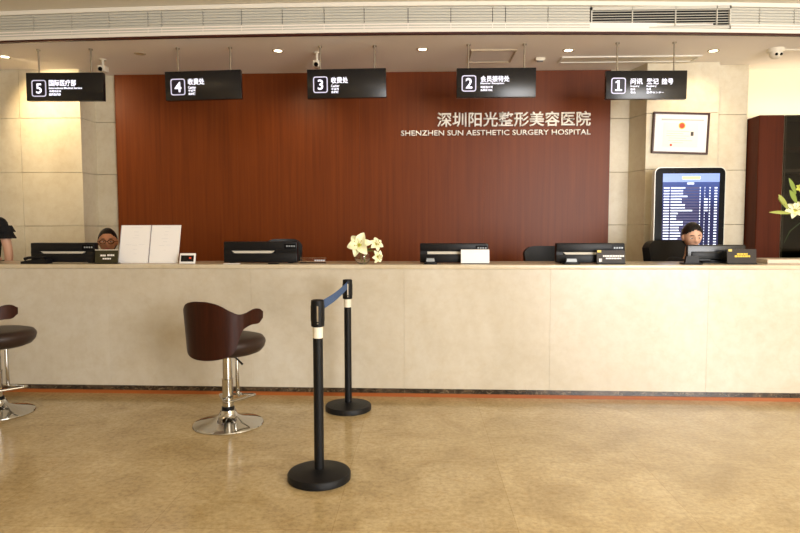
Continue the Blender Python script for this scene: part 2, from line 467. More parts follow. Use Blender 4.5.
# ------------------------------------------------------------------ feature panel and its lettering
pz1 = ZC-.02
fp = thing('feature_panel', ((xC+xD)/2, YW-.034, 0), 'large red-brown wood veneer panel covering the wall behind the counter', 'wall panel')
pw = (xD-xC)/2
for i in range(4):
    a = -pw+i*pw/2; MB().box((a+.0002, 0, .05), (a+pw/2-.0002, .03, pz1+.02), .0002, 1).build('veneer_board', M['wood'], fp, False)
YT = YW-.034
lt = thing('hospital_wall_sign', PY(496, 131, YT), 'raised white Chinese and English hospital name on the red-brown wall panel', 'sign')
o = lt.location
def wtext(body, name, x0, x1, yb, yt, bold):
    a = PY(x0, yb, YT)-o; b_ = PY(x1, yt, YT)-o
    return text(body, name, M['letters'], lt, a.x, a.z, 0, b_.x-a.x, b_.z-a.z, .018, bold, words=.022 if 'english' in name else .014)
wtext('深圳阳光整形美容医院', 'chinese_character', 437, 590.5, 127.4, 111.2, .014)
wtext('SHENZHEN SUN AESTHETIC SURGERY HOSPITAL', 'english_word', 401, 590.3, 136, 129.4, .008)

# ------------------------------------------------------------------ hanging counter signs
YS = 5.72
def sign(num, px0, px1, ytop, ybot, rods, tilt, lines, label):
    """lines: (text, px, py_bottom, px_end, py_top) in photo coordinates"""
    cxp, czp = (px0+px1)/2, (ytop+ybot)/2
    c = PY(cxp, czp, YS); sc = (PY(cxp+1, czp, YS)-c).x
    w = (px1-px0)*sc/2; h = (ybot-ytop)*sc/2
    t = thing('hanging_sign', c, label, 'sign', 'numbered signs hanging over the counter')
    T = Matrix.Rotation(tilt, 4, 'Y')
    parts = [MB().box((-w, 0, -h), (w, .05, h), .004, 2).build('sign_box', M['signblk'], t)]
    def lx(p): return (p-cxp)*sc
    def lz(p): return (czp-p)*sc
    n0 = px0+(7 if num in '54' else 7.5 if num == '3' else 6.5); nx0, nx1, nz0, nz1 = lx(n0-1.4), lx(n0+13.2), lz(ytop+23.3), lz(ytop+7.2)
    b = bmesh.new()
    def rr(x0, x1, z0, z1, r):
        pts = []
        for cx_, cz_, a0 in ((x1-r, z0+r, -90), (x1-r, z1-r, 0), (x0+r, z1-r, 90), (x0+r, z0+r, 180)):
            for k in range(6): a = R(a0+18*k); pts.append((cx_+r*math.cos(a), cz_+r*math.sin(a)))
        return pts
    outer, inner = rr(nx0, nx1, nz0, nz1, .022), rr(nx0+.009, nx1-.009, nz0+.009, nz1-.009, .015)
    mf = MB()
    bo = [b.verts.new((x, -.0035, z)) for x, z in outer]; bi = [b.verts.new((x, -.0035, z)) for x, z in inner]
    ob = [b.verts.new((x, .001, z)) for x, z in outer]; ib = [b.verts.new((x, .001, z)) for x, z in inner]
    n = len(outer)
    for i in range(n):
        j = (i+1) % n
        b.faces.new((bo[i], bo[j], bi[j], bi[i])); b.faces.new((bo[i], ob[i], ob[j], bo[j])); b.faces.new((bi[i], bi[j], ib[j], ib[i]))
    bmesh.ops.recalc_face_normals(b, faces=b.faces)
    mf.add(b); parts.append(mf.build('number_frame', M['litframe'], t, False))
    parts.append(MB().prism(inner, -.0015, .001).build('number_plate', M['signnavy'], t, False))
    nm = text(num, 'number', M['litwhite'], t, (nx0+nx1)/2-.03, nz0+.028, -.0015, None, .092, .002, .016)
    vx = [v.co.x for v in nm.data.vertices]; off = (nx0+nx1)/2-(min(vx)+max(vx))/2
    for v in nm.data.vertices: v.co.x += off
    parts.append(nm)
    if num == '1': parts.append(MB().box(((nx0+nx1)/2-.028, -.0035, nz0+.026), ((nx0+nx1)/2+.032, -.001, nz0+.040)).build('number_foot', M['litwhite'], t, False))
    if num == '1': parts.append(MB().prism([((nx0+nx1)/2-.004, nz0+.120), ((nx0+nx1)/2-.004, nz0+.104), ((nx0+nx1)/2-.026, nz0+.094), ((nx0+nx1)/2-.026, nz0+.108)], -.0035, -.001).build('number_flag', M['litwhite'], t, False))
    for (s, x0, yb, x1, yt, bd) in lines:
        parts.append(text(s, 'sign_text', M['litwhite'], t, lx(x0), lz(yb), 0, lx(x1)-lx(x0), lz(yt)-lz(yb), .002, bd))
    for p in parts: p.data.transform(T)
    for rx in rods:
        x = lx(rx); top = ZC-c.z; zb = (T @ Vector((x, 0, h))).z
        r = MB().cyl((x, .025, zb-.004), (x, .025, top-.0), .0075, n=10).build('hanging_rod', M['steel'], t)
        MB().lathe([(.018, top-.012), (.018, top-.0005)], (x, .025, 0), 16).build('ceiling_cap', M['steel'], r)
    return t
sign('5', 26, 103, 73, 100.3, (38, 90.5), R(.3),
     [('国际医疗部', 49, 86.2, 76, 80, .012), ('International Medical Service', 49, 89.0, 82, 87.0, .012), ('국제의료부', 49, 92.3, 61, 90.0, .02), ('国際医療部', 49, 95.4, 60.5, 93.1, .02)],
     'black hanging sign numbered 5, leftmost over the counter')
sign('4', 165, 241, 71, 99.3, (177.5, 230), R(-1.2),
     [('收费处', 188, 84.6, 204.5, 78.4, .012), ('Cashier', 188, 88.3, 196, 85.8, .012), ('수납처', 188, 91.2, 195, 88.9, .02), ('会計課', 188, 94.4, 195, 92.0, .02)],
     'black hanging sign numbered 4 at the left side of the wood panel')
sign('3', 307, 386, 69, 97.6, (320, 374.5), R(-.6),
     [('收费处', 331, 83.2, 348, 77, .012), ('Cashier', 331, 86.8, 339.5, 84.4, .012), ('수납처', 331, 89.8, 338.5, 87.5, .02), ('会計課', 331, 92.8, 338.5, 90.4, .02)],
     'black hanging sign numbered 3 in front of the wood panel')
sign('2', 456.5, 536, 68, 97, (468.5, 524.5), R(0.1),
     [('会员接待处', 480.5, 81.8, 509.5, 75.8, .012), ('Member Reception', 480.5, 84.6, 504, 82.3, .012), ('회원접수처', 480.5, 88.2, 492.5, 85.8, .02), ('会員受付処', 480.5, 91, 492.5, 88.9, .02)],
     'black hanging sign numbered 2 above the hospital name lettering')
sign('1', 606, 687, 70.5, 99, (617.5, 674.5), R(.4),
     [('问讯', 630.5, 84.4, 642.5, 78.4, .012), ('登记', 646.5, 84.4, 658.5, 78.4, .012), ('挂号', 661.5, 84.4, 673, 78.4, .012),
      ('Inquiry', 630.5, 87.4, 639.5, 85.2, .012), ('Registry', 646.5, 87.4, 656.5, 85.2, .012), ('문의', 630.5, 90.4, 635, 88.2, .02), ('등록', 646.5, 90.4, 651, 88.2, .02), ('案内', 630.5, 93.6, 635.5, 91.4, .02), ('登録センター', 646.5, 93.4, 664, 91.4, .02)],
     'black hanging sign numbered 1, rightmost over the counter')

# ------------------------------------------------------------------ ceiling fittings
def downlight(px, py, lit, label, power=28, tilt=(0, 0)):
    p = PZ(px, py, ZC)
    t = thing('downlight', (p.x, p.y, ZC), label, 'ceiling light', 'recessed downlights in the soffit')
    MB().lathe([(.036, -.001), (.040, -.006), (.052, -.005), (.055, -.0005), (.036, -.0005)], n=28).build('trim_ring', M['ringm'], t)
    MB().lathe([(.0, -.0035), (.036, -.0035), (.036, -.0005), (0, -.0005)], n=28).build('lens', M['lamp'] if lit else M['lampoff'], t)
    if lit:
        l = bpy.data.lights.new('spot', 'SPOT'); l.energy = power; l.color = (1, .76, .44); l.spot_size = R(112); l.spot_blend = .9; l.shadow_soft_size = .03
        lo = bpy.data.objects.new('lamp_glow', l); COL.objects.link(lo); lo.parent = t; lo.location = (0, 0, -.01)
        lo.rotation_euler = (tilt[0], tilt[1], 0)
downlight(5, 56.5, True, 'lit recessed downlight at the far left of the soffit', 90, (R(38), R(-27)))
downlight(140, 53.5, False, 'unlit recessed downlight between signs 5 and 4', 0)
downlight(278, 50.5, True, 'lit recessed downlight between signs 4 and 3', 30, (R(28), 0))
downlight(422.5, 49, True, 'lit recessed downlight between signs 3 and 2', 22, (R(20), 0))
downlight(568.5, 50, True, 'lit recessed downlight between signs 2 and 1', 22, (R(20), 0))
downlight(713.5, 50.5, True, 'lit recessed downlight right of sign 1', 26, (R(22), 0))

def ceiling_frame(name, pts, label, cat, rail, m, fill):
    c = sum((Vector(p) for p in pts), Vector())/len(pts); t = thing(name, (c.x, c.y, ZC), label, cat)
    lx0 = min(p.x for p in pts)-c.x; lx1 = max(p.x for p in pts)-c.x; ly0 = min(p.y for p in pts)-c.y; ly1 = max(p.y for p in pts)-c.y
    for a, b_ in (((lx0, ly0), (lx1, ly0+rail)), ((lx0, ly1-rail), (lx1, ly1)), ((lx0, ly0+rail), (lx0+rail, ly1-rail)), ((lx1-rail, ly0+rail), (lx1, ly1-rail))):
        MB().box((a[0], a[1], -.012), (b_[0], b_[1], .0), .002, 1).build('rail', m, t, False)
    MB().box((lx0+rail, ly0+rail, -.004), (lx1-rail, ly1-rail, .0)).build('hatch_board', fill, t, False)
ceiling_frame('access_hatch', [PZ(471, 49.5, ZC), PZ(517, 49.5, ZC), PZ(471, 62, ZC)], 'square ceiling access hatch behind sign 2', 'ceiling hatch', .014, M['ringm'], M['ceil2'])
ceiling_frame('linear_diffuser', [PZ(562, 56.5, ZC), PZ(700, 56.5, ZC), PZ(562, 62.5, ZC)], 'long white framed slot diffuser in the soffit behind sign 1', 'ceiling vent', .03, M['white'], M['ceil'])
p = PZ(540, 58, ZC)
t = thing('ceiling_sensor', (p.x, p.y, ZC), 'small white rectangular sensor on the soffit right of sign 2', 'sensor')
MB().box((-.045, -.03, -.028), (.045, .03, 0), .006).build('sensor_housing', M['camwhite'], t)
MB().box((-.03, -.02, -.034), (.03, .02, -.027), .003).build('sensor_lens', M['device'], t)

def box_camera(px, py, Y, label):
    p = PY(px, py, Y)
    t = thing('security_camera', (p.x, p.y, ZC), label, 'camera')
    d = p.z-ZC
    MB().lathe([(.035, -.01), (.035, -.0005)], n=20).build('ceiling_mount', M['camwhite'], t)
    MB().cyl((0, 0, -.008), (0, 0, d+.02), .012, n=12).build('stem', M['camwhite'], t)
    MB().box((-.032, -.05, d-.03), (.032, .06, d+.03), .008).build('camera_body', M['camwhite'], t)
    MB().cyl((0, -.058, d-.012), (0, -.04, d-.012), .020, n=20).build('lens', M['bezel'], t)
    return t
box_camera(103, 69, 6.1, 'small white security camera beside the right end of sign 5')
box_camera(317, 64.5, 5.95, 'small white security camera just above sign 3')
p = PY(775, 68.5, 6.0)
t = thing('dome_camera', (p.x, p.y, ZC), 'white dome security camera on the ceiling at the right edge', 'camera')
MB().lathe([(.0, -.0005), (.075, -.0005), (.078, -.02), (.07, -.035), (.0, -.035)], n=32).build('mount_ring', M['camwhite'], t)
MB().ball((0, -.004, -.04), (.06, .06, .055)).build('dome', M['camwhite'], t)
for sx in (-.02, .022): MB().ball((sx, -.055, -.062), .013, 14).build('lens', M['bezel'], t)
c0 = PZ(790, 68.5, ZC)
tag(MB().tube([(p.x+.08, p.y, ZC-.008), (p.x+.3, p.y+.02, ZC-.008), (p.x+1.2, p.y+.03, ZC-.008)], .008).build('cable_conduit', M['camwhite']), 'thin white conduit running right from the dome camera', 'conduit')

# ------------------------------------------------------------------ reception counter
YC, HC = 4.655, 1.018
CROTZ = R(-1.2)      # the counter runs very slightly away towards the left
ct = thing('reception_counter', (0, YC-math.tan(CROTZ), 0), 'long cream marble reception counter with dark base strip', 'counter', None, CROTZ)
def dY(px): return max(0, .021*(1.0-(px-420)*4.75/620))
seams = [-5.2]+[X(p, YC, 330) for p in (-60, 105, 250, 404, 550, 706, 860)]+[5.2]
for a, b_ in zip(seams, seams[1:]):
    MB().box((a+.0004, 0, .068), (b_-.0004, .03, .986), .0004, 1).build('front_panel', M['counter'], ct, False)
MB().box((-5.2, -.008, .985), (5.2, .50, HC), .005, 3).build('counter_top', M['slab'], ct)
MB().box((-5.2, .004, .030), (5.2, .03, .068), .001, 1).build('base_strip', M['darkmarble'], ct, False)
MB().box((-5.2, .012, .0), (5.2, .03, .030)).build('plinth', M['plinth'], ct, False)
MB().box((-5.2, .031, .0), (5.2, .055, .985)).build('inner_board', M['woodpillar'], ct, False)
MB().box((-5.2, .40, .73), (5.2, .70, .76), .003, 1).build('staff_desk', M['woodpillar'], ct, False)
for x in (-5.0, -3.4, -1.8, -.2, 1.4, 3.0, 4.6):
    MB().box((x, .056, 0), (x+.03, .76, .73)).build('desk_support', M['woodpillar'], ct, False)
    MB().box((x, .056, .731), (x+.03, .40, .984)).build('ledge_bracket', M['woodpillar'], ct, False)

# ------------------------------------------------------------------ framed certificate, kiosk, pillar, cabinet
yc = YB-.03
c = PY(681, 133, yc); A, B_ = PY(653.5, 112, yc), PY(709, 155, yc)
w, h = (B_.x-A.x)/2, (A.z-B_.z)/2
h *= .96
t = thing('framed_certificate', (c.x, yc, c.z), 'slightly crooked certificate in a dark frame hanging above the display screen', 'certificate')
t.rotation_euler = (0, R(1.9), 0)
for a, b_ in (((-w, -h), (w, -h+.02)), ((-w, h-.02), (w, h)), ((-w, -h+.02), (-w+.02, h-.02)), ((w-.02, -h+.02), (w, h-.02))):
    MB().box((a[0], 0, a[1]), (b_[0], .028, b_[1]), .003, 1).build('frame_rail', M['frame'], t, False)
MB().box((-w+.018, .012, -h+.018), (w-.018, .026, h-.018)).build('mount_board', M['mount'], t, False)
sheet = MB().box((-w*.62, .0105, -h*.66), (w*.62, .0125, h*.5)).build('certificate_sheet', M['certin'], t, False)
e = MB().lathe([(0, 0), (.026, 0), (.026, .002), (0, .002)], n=28, M=Matrix.Rotation(PI/2, 4, 'X')).build('emblem', M['red'], sheet, False, (.01, .0105, h*.36))
MB().lathe([(.026, 0), (.034, 0), (.034, .002), (.026, .002)], n=28, M=Matrix.Rotation(PI/2, 4, 'X')).build('emblem_ring', M['gold'], sheet, False, (.01, .0108, h*.36))
mb = MB()
for k, (x0, x1) in enumerate(((-.5, .3), (-.5, .1), (-.5, .32), (-.42, .2), (-.42, .42), (-.3, .1))): mb.box((w*x0, .0095, h*(.08-.11*k)), (w*x1, .0107, h*(.095-.11*k)))
mb.build('printed_lines', M['device'], sheet, False)
MB().box((-w*.7, .011, h*.6), (w*.8, .0122, h*.68)).build('heading_line', M['print'], t, False)
MB().box((w*.36, .0095, -h*.12), (w*.46, .0107, h*.08)).build('portrait_photo', M['photo'], sheet, False)
MB().lathe([(0, 0), (.012, 0), (.012, .002), (0, .002)], n=20, M=Matrix.Rotation(PI/2, 4, 'X')).build('seal', M['red'], sheet, False, (-w*.32, .0105, -h*.58))

YK = 6.22
kx0, kx1, kt = X(654, YK, 210), X(725, YK, 210), Z(167, YK, 690)
kc, kw = (kx0+kx1)/2, (kx1-kx0)/2
kt_ = thing('display_kiosk', (kc, YK, 0), 'tall standing display kiosk with blue list on its screen', 'display kiosk')
def rrect(x0, x1, z0, z1, r, n=8):
    pts = []
    for cx_, cz_, a0 in ((x1-r, z0+r, -90), (x1-r, z1-r, 0), (x0+r, z1-r, 90), (x0+r, z0+r, 180)):
        for k in range(n+1): a = R(a0+90*k/n); pts.append((cx_+r*math.cos(a), cz_+r*math.sin(a)))
    return pts
MB().prism(rrect(-kw, kw, .12, kt, .06), 0, .075).build('housing', M['kioskframe'], kt_)
MB().prism(rrect(-kw+.008, kw-.008, .13, kt-.008, .055), -.004, .002).build('bezel', M['bezel'], kt_, False)
MB().box((-kw*.7, -.14, 0), (kw*.7, .2, .02), .006).build('floor_plate', M['blackm'], kt_)
MB().box((-kw*.45, .01, .015), (kw*.45, .07, .13), .004).build('stand_neck', M['blackm'], kt_)
sx0, sx1 = X(662, YK, 210)-kc, X(718.5, YK, 210)-kc
sz1 = Z(173.5, YK, 690); sz0 = .60
MB().box((sx0, -.0052, sz0), (sx1, -.0035, sz1)).build('screen', M['screen'], kt_, False)
scr = [c_ for c_ in kt_.children if c_.name.startswith('screen')][0]
sw = sx1-sx0
MB().box((sx0, -.0060, Z(182, YK, 690)), (sx1, -.0050, sz1)).build('header_band', M['screentop'], scr, False)
MB().box((sx0+sw*.34, -.0066, Z(179.3, YK, 690)), (sx0+sw*.66, -.0058, Z(176.3, YK, 690))).build('header_title', M['screenyel'], scr, False)
MB().box((sx0+sw*.43, -.0066, Z(184.4, YK, 690)), (sx0+sw*.55, -.0058, Z(182.6, YK, 690))).build('date_line', M['rowlit'], scr, False)
rl, rd = MB(), MB()
random.seed(3)
pitch = .0278; z = Z(188.5, YK, 690); k = 0
ends = [.40, .36, .36, .44, .34, .34, .40, .40, .53, .28, .25, .25, .37, .37, .30, .30, .33, .33, .28, .36, .30]
while z > sz0+.03:
    e = ends[k % len(ends)]
    for a, b_ in ((0.02, .12), (.145, e), (.655, .672), (.735, .80) if k in (4, 5, 6, 7, 8) else (.74, .75), (.825, .845), (.915, .965)):
        rl.box((sx0+sw*a, -.0066, z), (sx0+sw*b_, -.0058, z+.0125))
    rd.box((sx0+sw*(e+.01), -.0060, z-.001), (sx0+sw*.64, -.0050, z+.012))
    z -= pitch; k += 1
rl.build('list_rows', M['rowlit'], scr, False); rd.build('list_bands', M['rowdark'], scr, False)

YP = 6.36
wx0, wx1 = X(757, YP, 190), X(782, YP, 190)
ztop = Z(115, YP, 770)
struct(MB().box((wx0, YP, 0), (wx1, YW+.019, ztop), .006, 1).build('trim_4', M['woodpillar'], None, False))
cb = thing('display_cabinet', (wx1, YP, 0), 'dark glass-fronted cabinet at the right edge beside the wood pillar', 'cabinet')
cw = 1.5
MB().box((.003, .01, 0), (.028, (YW-YP), ztop)).build('side_panel', M['steel'], cb, False)
MB().box((cw-.03, .01, 0), (cw, (YW-YP), ztop)).build('side_panel', M['blackm'], cb, False)
MB().box((.028, .01, ztop-.03), (cw-.03, (YW-YP), ztop)).build('top_panel', M['blackm'], cb, False)
MB().box((.028, .235, .0), (cw-.03, (YW-YP), ztop-.03)).build('back_panel', M['blackm'], cb, False)
for py, mm in ((150, 'woodpillar'), (172, 'steel'), (225, 'blackm')):
    z = Z(py, YP, 790)
    MB().box((.028, .03, z), (cw-.03, .484, z+.03)).build('shelf', M[mm], cb, False)
MB().box((.028, .03, 0), (cw-.03, .484, .3)).build('plinth_box', M['blackm'], cb, False)
MB().box((.004, -.006, .02), (.75, .004, ztop-.004)).build('glass_door', M['tinted'], cb, False)
MB().box((.755, -.006, .02), (cw-.004, .004, ztop-.004)).build('glass_door', M['tinted'], cb, False)
# light strip lying on top of the cabinet, washing the plaster wall above it
st = thing('cove_light_strip', (wx1+.35, YW-.14, ztop), 'warm light strip on top of the cabinet washing the wall above', 'light strip')
MB().box((-.6, -.02, 0), (1.0, .02, .015)).build('strip_housing', M['white'], st, False)
l = bpy.data.lights.new('cove_glow', 'AREA'); l.shape = 'RECTANGLE'; l.size = 1.5; l.size_y = .04; l.energy = 2.4; l.color = (1, .82, .58)
lo = bpy.data.objects.new('cove_glow', l); COL.objects.link(lo); lo.parent = st; lo.location = (.2, 0, .03); lo.rotation_euler = (R(180-12), 0, 0)

# ------------------------------------------------------------------ bar stools
def stool_proto(loc, rz, label):
    t = thing('bar_stool', loc, label, 'bar stool', 'bar stools at the counter', rz)
    b = MB().lathe([(0, 0), (.222, 0), (.229, .004), (.226, .010), (.19, .020), (.13, .034), (.09, .048), (.062, .066), (.052, .09), (.05, .10), (0, .10)], n=64).build('base', M['chrome'], t)
    MB().lathe([(.034, .0), (.041, .003), (.041, .022), (.03, .03)], (0, 0, .098), 32).build('reflection_ring', M['blackm'], b)  # black ring stands in for a dark reflection in the chrome base
    MB().lathe([(.036, .11), (.036, .30), (.038, .302), (.038, .308), (.032, .31)], n=32).build('column', M['chrome'], t)
    MB().lathe([(.031, .308), (.031, .475)], n=32).build('gas_lift', M['chrome'], t)
    IR = Matrix.Rotation(R(20), 3, 'Z')
    W_ = lambda x, y, z: IR @ Vector((x, y, z))
    # triangular footrest loop with its vertical tube
    pts = []; cor = [W_(.02, -.12, .175), W_(.175, .10, .175), W_(-.095, .10, .175)]
    for i, c_ in enumerate(cor):
        pr, nx = cor[i-1], cor[(i+1) % 3]; u_ = (pr-c_).normalized()*.05; v_ = (nx-c_).normalized()*.05
        for k in range(9): q = k/8; pts.append(c_+u_*(1-q)**2+v_*q*q)
    MB().tube(pts, .008, 10, True).build('footrest', M['chrome'], t)
    MB().tube([W_(.056, .1, .175), W_(.056, .06, .18), W_(.056, .035, .20), W_(.056, .03, .35), W_(.056, .03, .475)], .0125, 12).build('brace_tube', M['chrome'], t)
    MB().tube([W_(.05, -.08, .472), W_(.09, -.10, .466), W_(.135, -.11, .425)], [.005, .005, .007], 10).build('lift_lever', M['blackm'], t)
    # seat: thick round cushion
    prof = [(0, .474), (.17, .474), (.212, .490), (.236, .518), (.244, .548), (.240, .565), (.226, .583), (.19, .593), (.09, .597), (0, .598)]
    MB().lathe(prof, (0, .012, 0), 56).build('seat', M['leather'], t)
    # wrap-around back shell
    def ip(x, tab):
        x = abs(x); ps = [(-tab[1][0], tab[1][1])]+tab+[(tab[-1][0]+10, tab[-1][1])]
        for i in range(1, len(ps)-2):
            (xa, ya), (x0, y0), (x1, y1), (xb_, yb_) = ps[i-1:i+3]
            if x <= x1:
                u = (x-x0)/(x1-x0); m0 = (y1-ya)/(x1-xa)*(x1-x0); m1 = (yb_-y0)/(xb_-x0)*(x1-x0)
                return (2*u**3-3*u*u+1)*y0+(u**3-2*u*u+u)*m0+(-2*u**3+3*u*u)*y1+(u**3-u*u)*m1
        return tab[-1][1]
    topz = [(0, .844), (14, .840), (28, .820), (41, .785), (52, .762), (62, .766), (74, .786), (82, .785), (88, .765)]
    botz = [(0, .474), (22, .481), (40, .504), (48, .540), (53, .61), (57, .656), (64, .680), (70, .690), (82, .694), (88, .72)]
    def shell(dr, edge=0):
        def fn(u, v):
            ph = -88+176*u
            zt, zb = ip(ph, topz)-edge, ip(ph, botz)+edge
            zz = zb+(zt-zb)*v
            k = (zz-.49)/.36
            r = .246+.024*max(0, k)**1.1+dr
            stretch = 1+.10*max(0, (abs(ph)-55)/33)
            a = R(ph)
            return (r*math.sin(a)*1.0, -r*math.cos(a)*stretch+.01+.02*max(0, (abs(ph)-60)/28), zz)
        return fn
    MB().grid(shell(.010), 120, 16, .014).build('back_shell', M['stoolwood'], t)
    def pad(u, v):
        ph = -86+172*u
        zt, zb = ip(ph, topz)-.006, max(ip(ph, botz)+.006, .60)
        zt = max(zt, zb+.01); zz = zb+(zt-zb)*v
        k = (zz-.49)/.36; bulge = .022*math.sin(PI*min(1, max(0, v)))**.5*math.sin(PI*min(1, max(0, u)))**.4
        r = .246+.024*max(0, k)**1.1-.003-bulge
        a = R(ph); stretch = 1+.10*max(0, (abs(ph)-55)/33)
        return (r*math.sin(a), -r*math.cos(a)*stretch+.01+.02*max(0, (abs(ph)-60)/28), zz)
    MB().grid(pad, 64, 12, .006).build('back_pad', M['leather'], t)
    return t
p1 = PZ(228.5, 424, 0)
stl = stool_proto((p1.x, p1.y, 0), R(-20), 'brown leather bar stool with chrome base in front of the counter, seen whole')
p2 = PZ(-1.5, 413, 0)
s2 = copy_thing(stl); s2.location = (p2.x, p2.y, 0); s2.rotation_euler = (0, 0, R(-29)); s2['label'] = 'brown leather bar stool cut off by the left edge of the view'

# ------------------------------------------------------------------ queue posts and belt
def post(px, py, label, rz):
    p = PZ(px, py, 0)
    t = thing('barrier_post', (p.x, p.y, 0), label, 'barrier post', 'belt barrier posts', rz)
    MB().lathe([(0, 0), (.158, 0), (.163, .004), (.163, .032), (.158, .039), (.11, .046), (.05, .053), (.03, .057), (0, .057)], n=64).build('base', M['blackm'], t)
    MB().lathe([(.0253, .05), (.0253, .80)], n=32).build('pole', M['blackm'], t)
    MB().lathe([(.0258, .738), (.0258, .795)], n=32).build('sticker', M['sticker'], t)
    hd = MB().lathe([(.020, .795), (.033, .798), (.034, .804), (.034, .920), (.033, .930), (.028, .934), (0, .935)], n=36).build('head', M['blackm'], t)
    for a in (0, 90, 180, 270):
        q = MB().box((-.004, -.0355, .825), (.004, -.031, .905), .001, 1)
        q.bm.transform(Matrix.Rotation(R(a), 4, 'Z')); q.build('belt_slot', M['steel'] if a == 0 else M['black'], hd, False)
    MB().lathe([(0, 0), (.004, .0), (.003, .002), (0, .0025)], (0, -.0335, .815), 12, Matrix.Rotation(PI/2, 4, 'X')).build('screw', M['steel'], hd)
    return t, p
pa, A = post(319.4, 478.5, 'black belt barrier post nearest the camera', R(8))
pb, B_ = post(348.4, 409.5, 'black belt barrier post farther back near the counter', R(10))
d = (B_-A); d.z = 0; L_ = d.length; d.normalize(); sd = Vector((d.y, -d.x, 0))
a0 = A+d*.0345; b0 = B_-d*.0345
def beltf(u, v):
    q = a0.lerp(b0, u); return (q.x, q.y, .868+.05*v-.012*math.sin(PI*u))
tag(MB().grid(beltf, 20, 2, .0018).build('barrier_belt', M['belt'], None), 'blue retractable belt stretched between the two barrier posts', 'belt')

# ------------------------------------------------------------------ things on the counter
TOP = HC
def ctop(px, Y):
    Y += dY(px); v = PY(px, 262, Y); return Vector((v.x, Y, TOP+.0008))
YF = 4.74   # front row
def slotted_monitor(px0, px1, pytop, label, rz=0, slot=(.14, .86), slotz=(.47, .58), hump=False, slant=.03):
    Y = 4.80+dY(px0); a, b_ = X(px0, Y, 250), X(px1, Y, 250); w = (b_-a)/2
    h = Z(pytop, Y)-TOP
    t = thing('monitor', ((a+b_)/2, Y, TOP+.0008), label, 'monitor', 'black monitors along the counter', rz)
    # monitor back with an undercut recess for the pale strip
    bd = MB()
    z0, z1 = h*slotz[0], h*slotz[1]
    bd.box((-w, .0, .006), (w, .070, z0), .006)
    bd.box((-w, .0, z1), (w, .066, h), .008)
    bd.box((-w+.004, .04, z0-.01), (w-.004, .066, z1+.01), .004)
    xa, xb = -w+2*w*slot[0], -w+2*w*slot[1]
    bd.box((-w+.001, .002, z0-.006), (xa, .06, z1+.006)); bd.box((xb, .002, z0-.006), (w-.001, .06, z1+.006))
    bd.build('back_cover', M['black'], t)
    MB().box((-w+.008, .069, .012), (w-.008, .074, h-.01), .001, 1).build('screen', M['bezel'], t, False)
    MB().prism([(xa+slant, z0+.0008), (xb-slant, z0+.0008), (xb-.003, z1-.001), (xa+.003, z1-.001)], .008, .039).build('pale_strip', M['slot'], t, False)
    for sx in (-.8, .8): MB().box((w*sx-.02, .03, 0), (w*sx+.02, .07, .008)).build('foot', M['black'], t, False)
    pn = MB()
    for i in range(4): pn.box((w-.085+.019*i, -.0012, h-.042), (w-.073+.019*i, .0002, h-.030))
    pn.build('badge_print', M['device'], t, False)
    MB().box((w-.10, -.0008, h-.055), (w-.012, .001, h-.018), .001, 1).build('badge_panel', M['bezel'], t, False)
    return t
slotted_monitor(30.5, 94.5, 242.5, 'black monitor with a pale strip at the left end of the counter')
slotted_monitor(223.5, 297, 241.5, 'black monitor with a pale strip left of the bowl of lilies', 0, (.10, .70), (.46, .58))
slotted_monitor(420, 488.5, 243.5, 'black monitor with a pale strip behind the blank white card', 0, (.10, .62), (.46, .60), slant=.005)
slotted_monitor(556.5, 625, 243.5, 'black monitor with a pale strip behind the notice with white print', 0, (.10, .62), (.44, .56), slant=.02)
# rightmost screen turned away
Y = 4.86; a, b_ = X(687, Y, 250), X(746, Y, 250); w = (b_-a)/2
t = thing('monitor', ((a+b_)/2, Y, TOP+.0008), 'low black monitor seen from behind in front of the seated woman', 'monitor', 'black monitors along the counter')
MB().box((-w, .0, .012), (w, .03, Z(245.3, Y)-TOP), .01, 3).build('back_cover', M['signblk'], t)
MB().box((-w*.85, -.012, .03), (w*.2, .002, .09), .006).build('rear_bulge', M['black'], t)
MB().box((-w*.5, -.03, 0), (w*.5, .12, .012), .005).build('foot', M['black'], t)
MB().box((-w*.2, .0, .008), (w*.2, .022, .04), .004).build('neck', M['black'], t)
MB().box((-w+.006, .0295, .02), (w-.006, .032, Z(245.3, Y)-TOP-.008)).build('screen', M['bezel'], t, False)

def rating_device(px0, px1, pytop, label, lit=True, low=False):
    Y = YF-.045+dY(px0); a, b_ = X(px0, Y, 260), X(px1, Y, 260); w = (b_-a)/2; h = Z(pytop, Y)-TOP
    t = thing('rating_device', ((a+b_)/2, Y, TOP+.0008), label, 'service device', 'small service devices on the counter')
    MB().box((-w, -.02, 0), (w, .07, .012), .005).build('base', M['black'], t)
    k = .75*w
    MB().prism([(-k*1.0, .01), (k*1.0, .01), (k*.86, h), (-k*.86, h)], .0, .03).build('housing', M['black'], t, False)
    if lit:
        MB().prism([(-k*.86, h*.42), (k*.86, h*.42), (k*.76, h*.93), (-k*.76, h*.93)], -.0015, .002).build('display', M['device'], t, False)
    return t
rating_device(424, 437, 258, 'small grey-screened device beside the white card')
rating_device(563.5, 580, 258.5, 'small grey-screened device beside the tinted notice')
rating_device(683, 702, 256.5, 'small dark device at the left foot of the low monitor', False)
def telephone(px0, px1, pytop, label):
    Y = 4.695+dY(px0); a, b_ = X(px0, Y, 260), X(px1, Y, 260); w = (b_-a)/2; h = Z(pytop, Y)-TOP
    t = thing('desk_phone', ((a+b_)/2, Y, TOP+.0008), label, 'telephone', None)
    MB().prism([(-w, 0), (w, 0), (w, h*.75), (-w*.3, h*.62), (-w, h*.35)], 0, .085).build('base', M['black'], t, False)
    MB().tube([(-w*.8, .02, h*.72), (-w*.5, .02, h*.95), (w*.5, .02, h*1.0), (w*.8, .02, h*.85)], [.014, .011, .011, .014], 12).build('handset', M['black'], t)
telephone(20.5, 46, 257.5, 'low black telephone at the foot of the leftmost monitor')
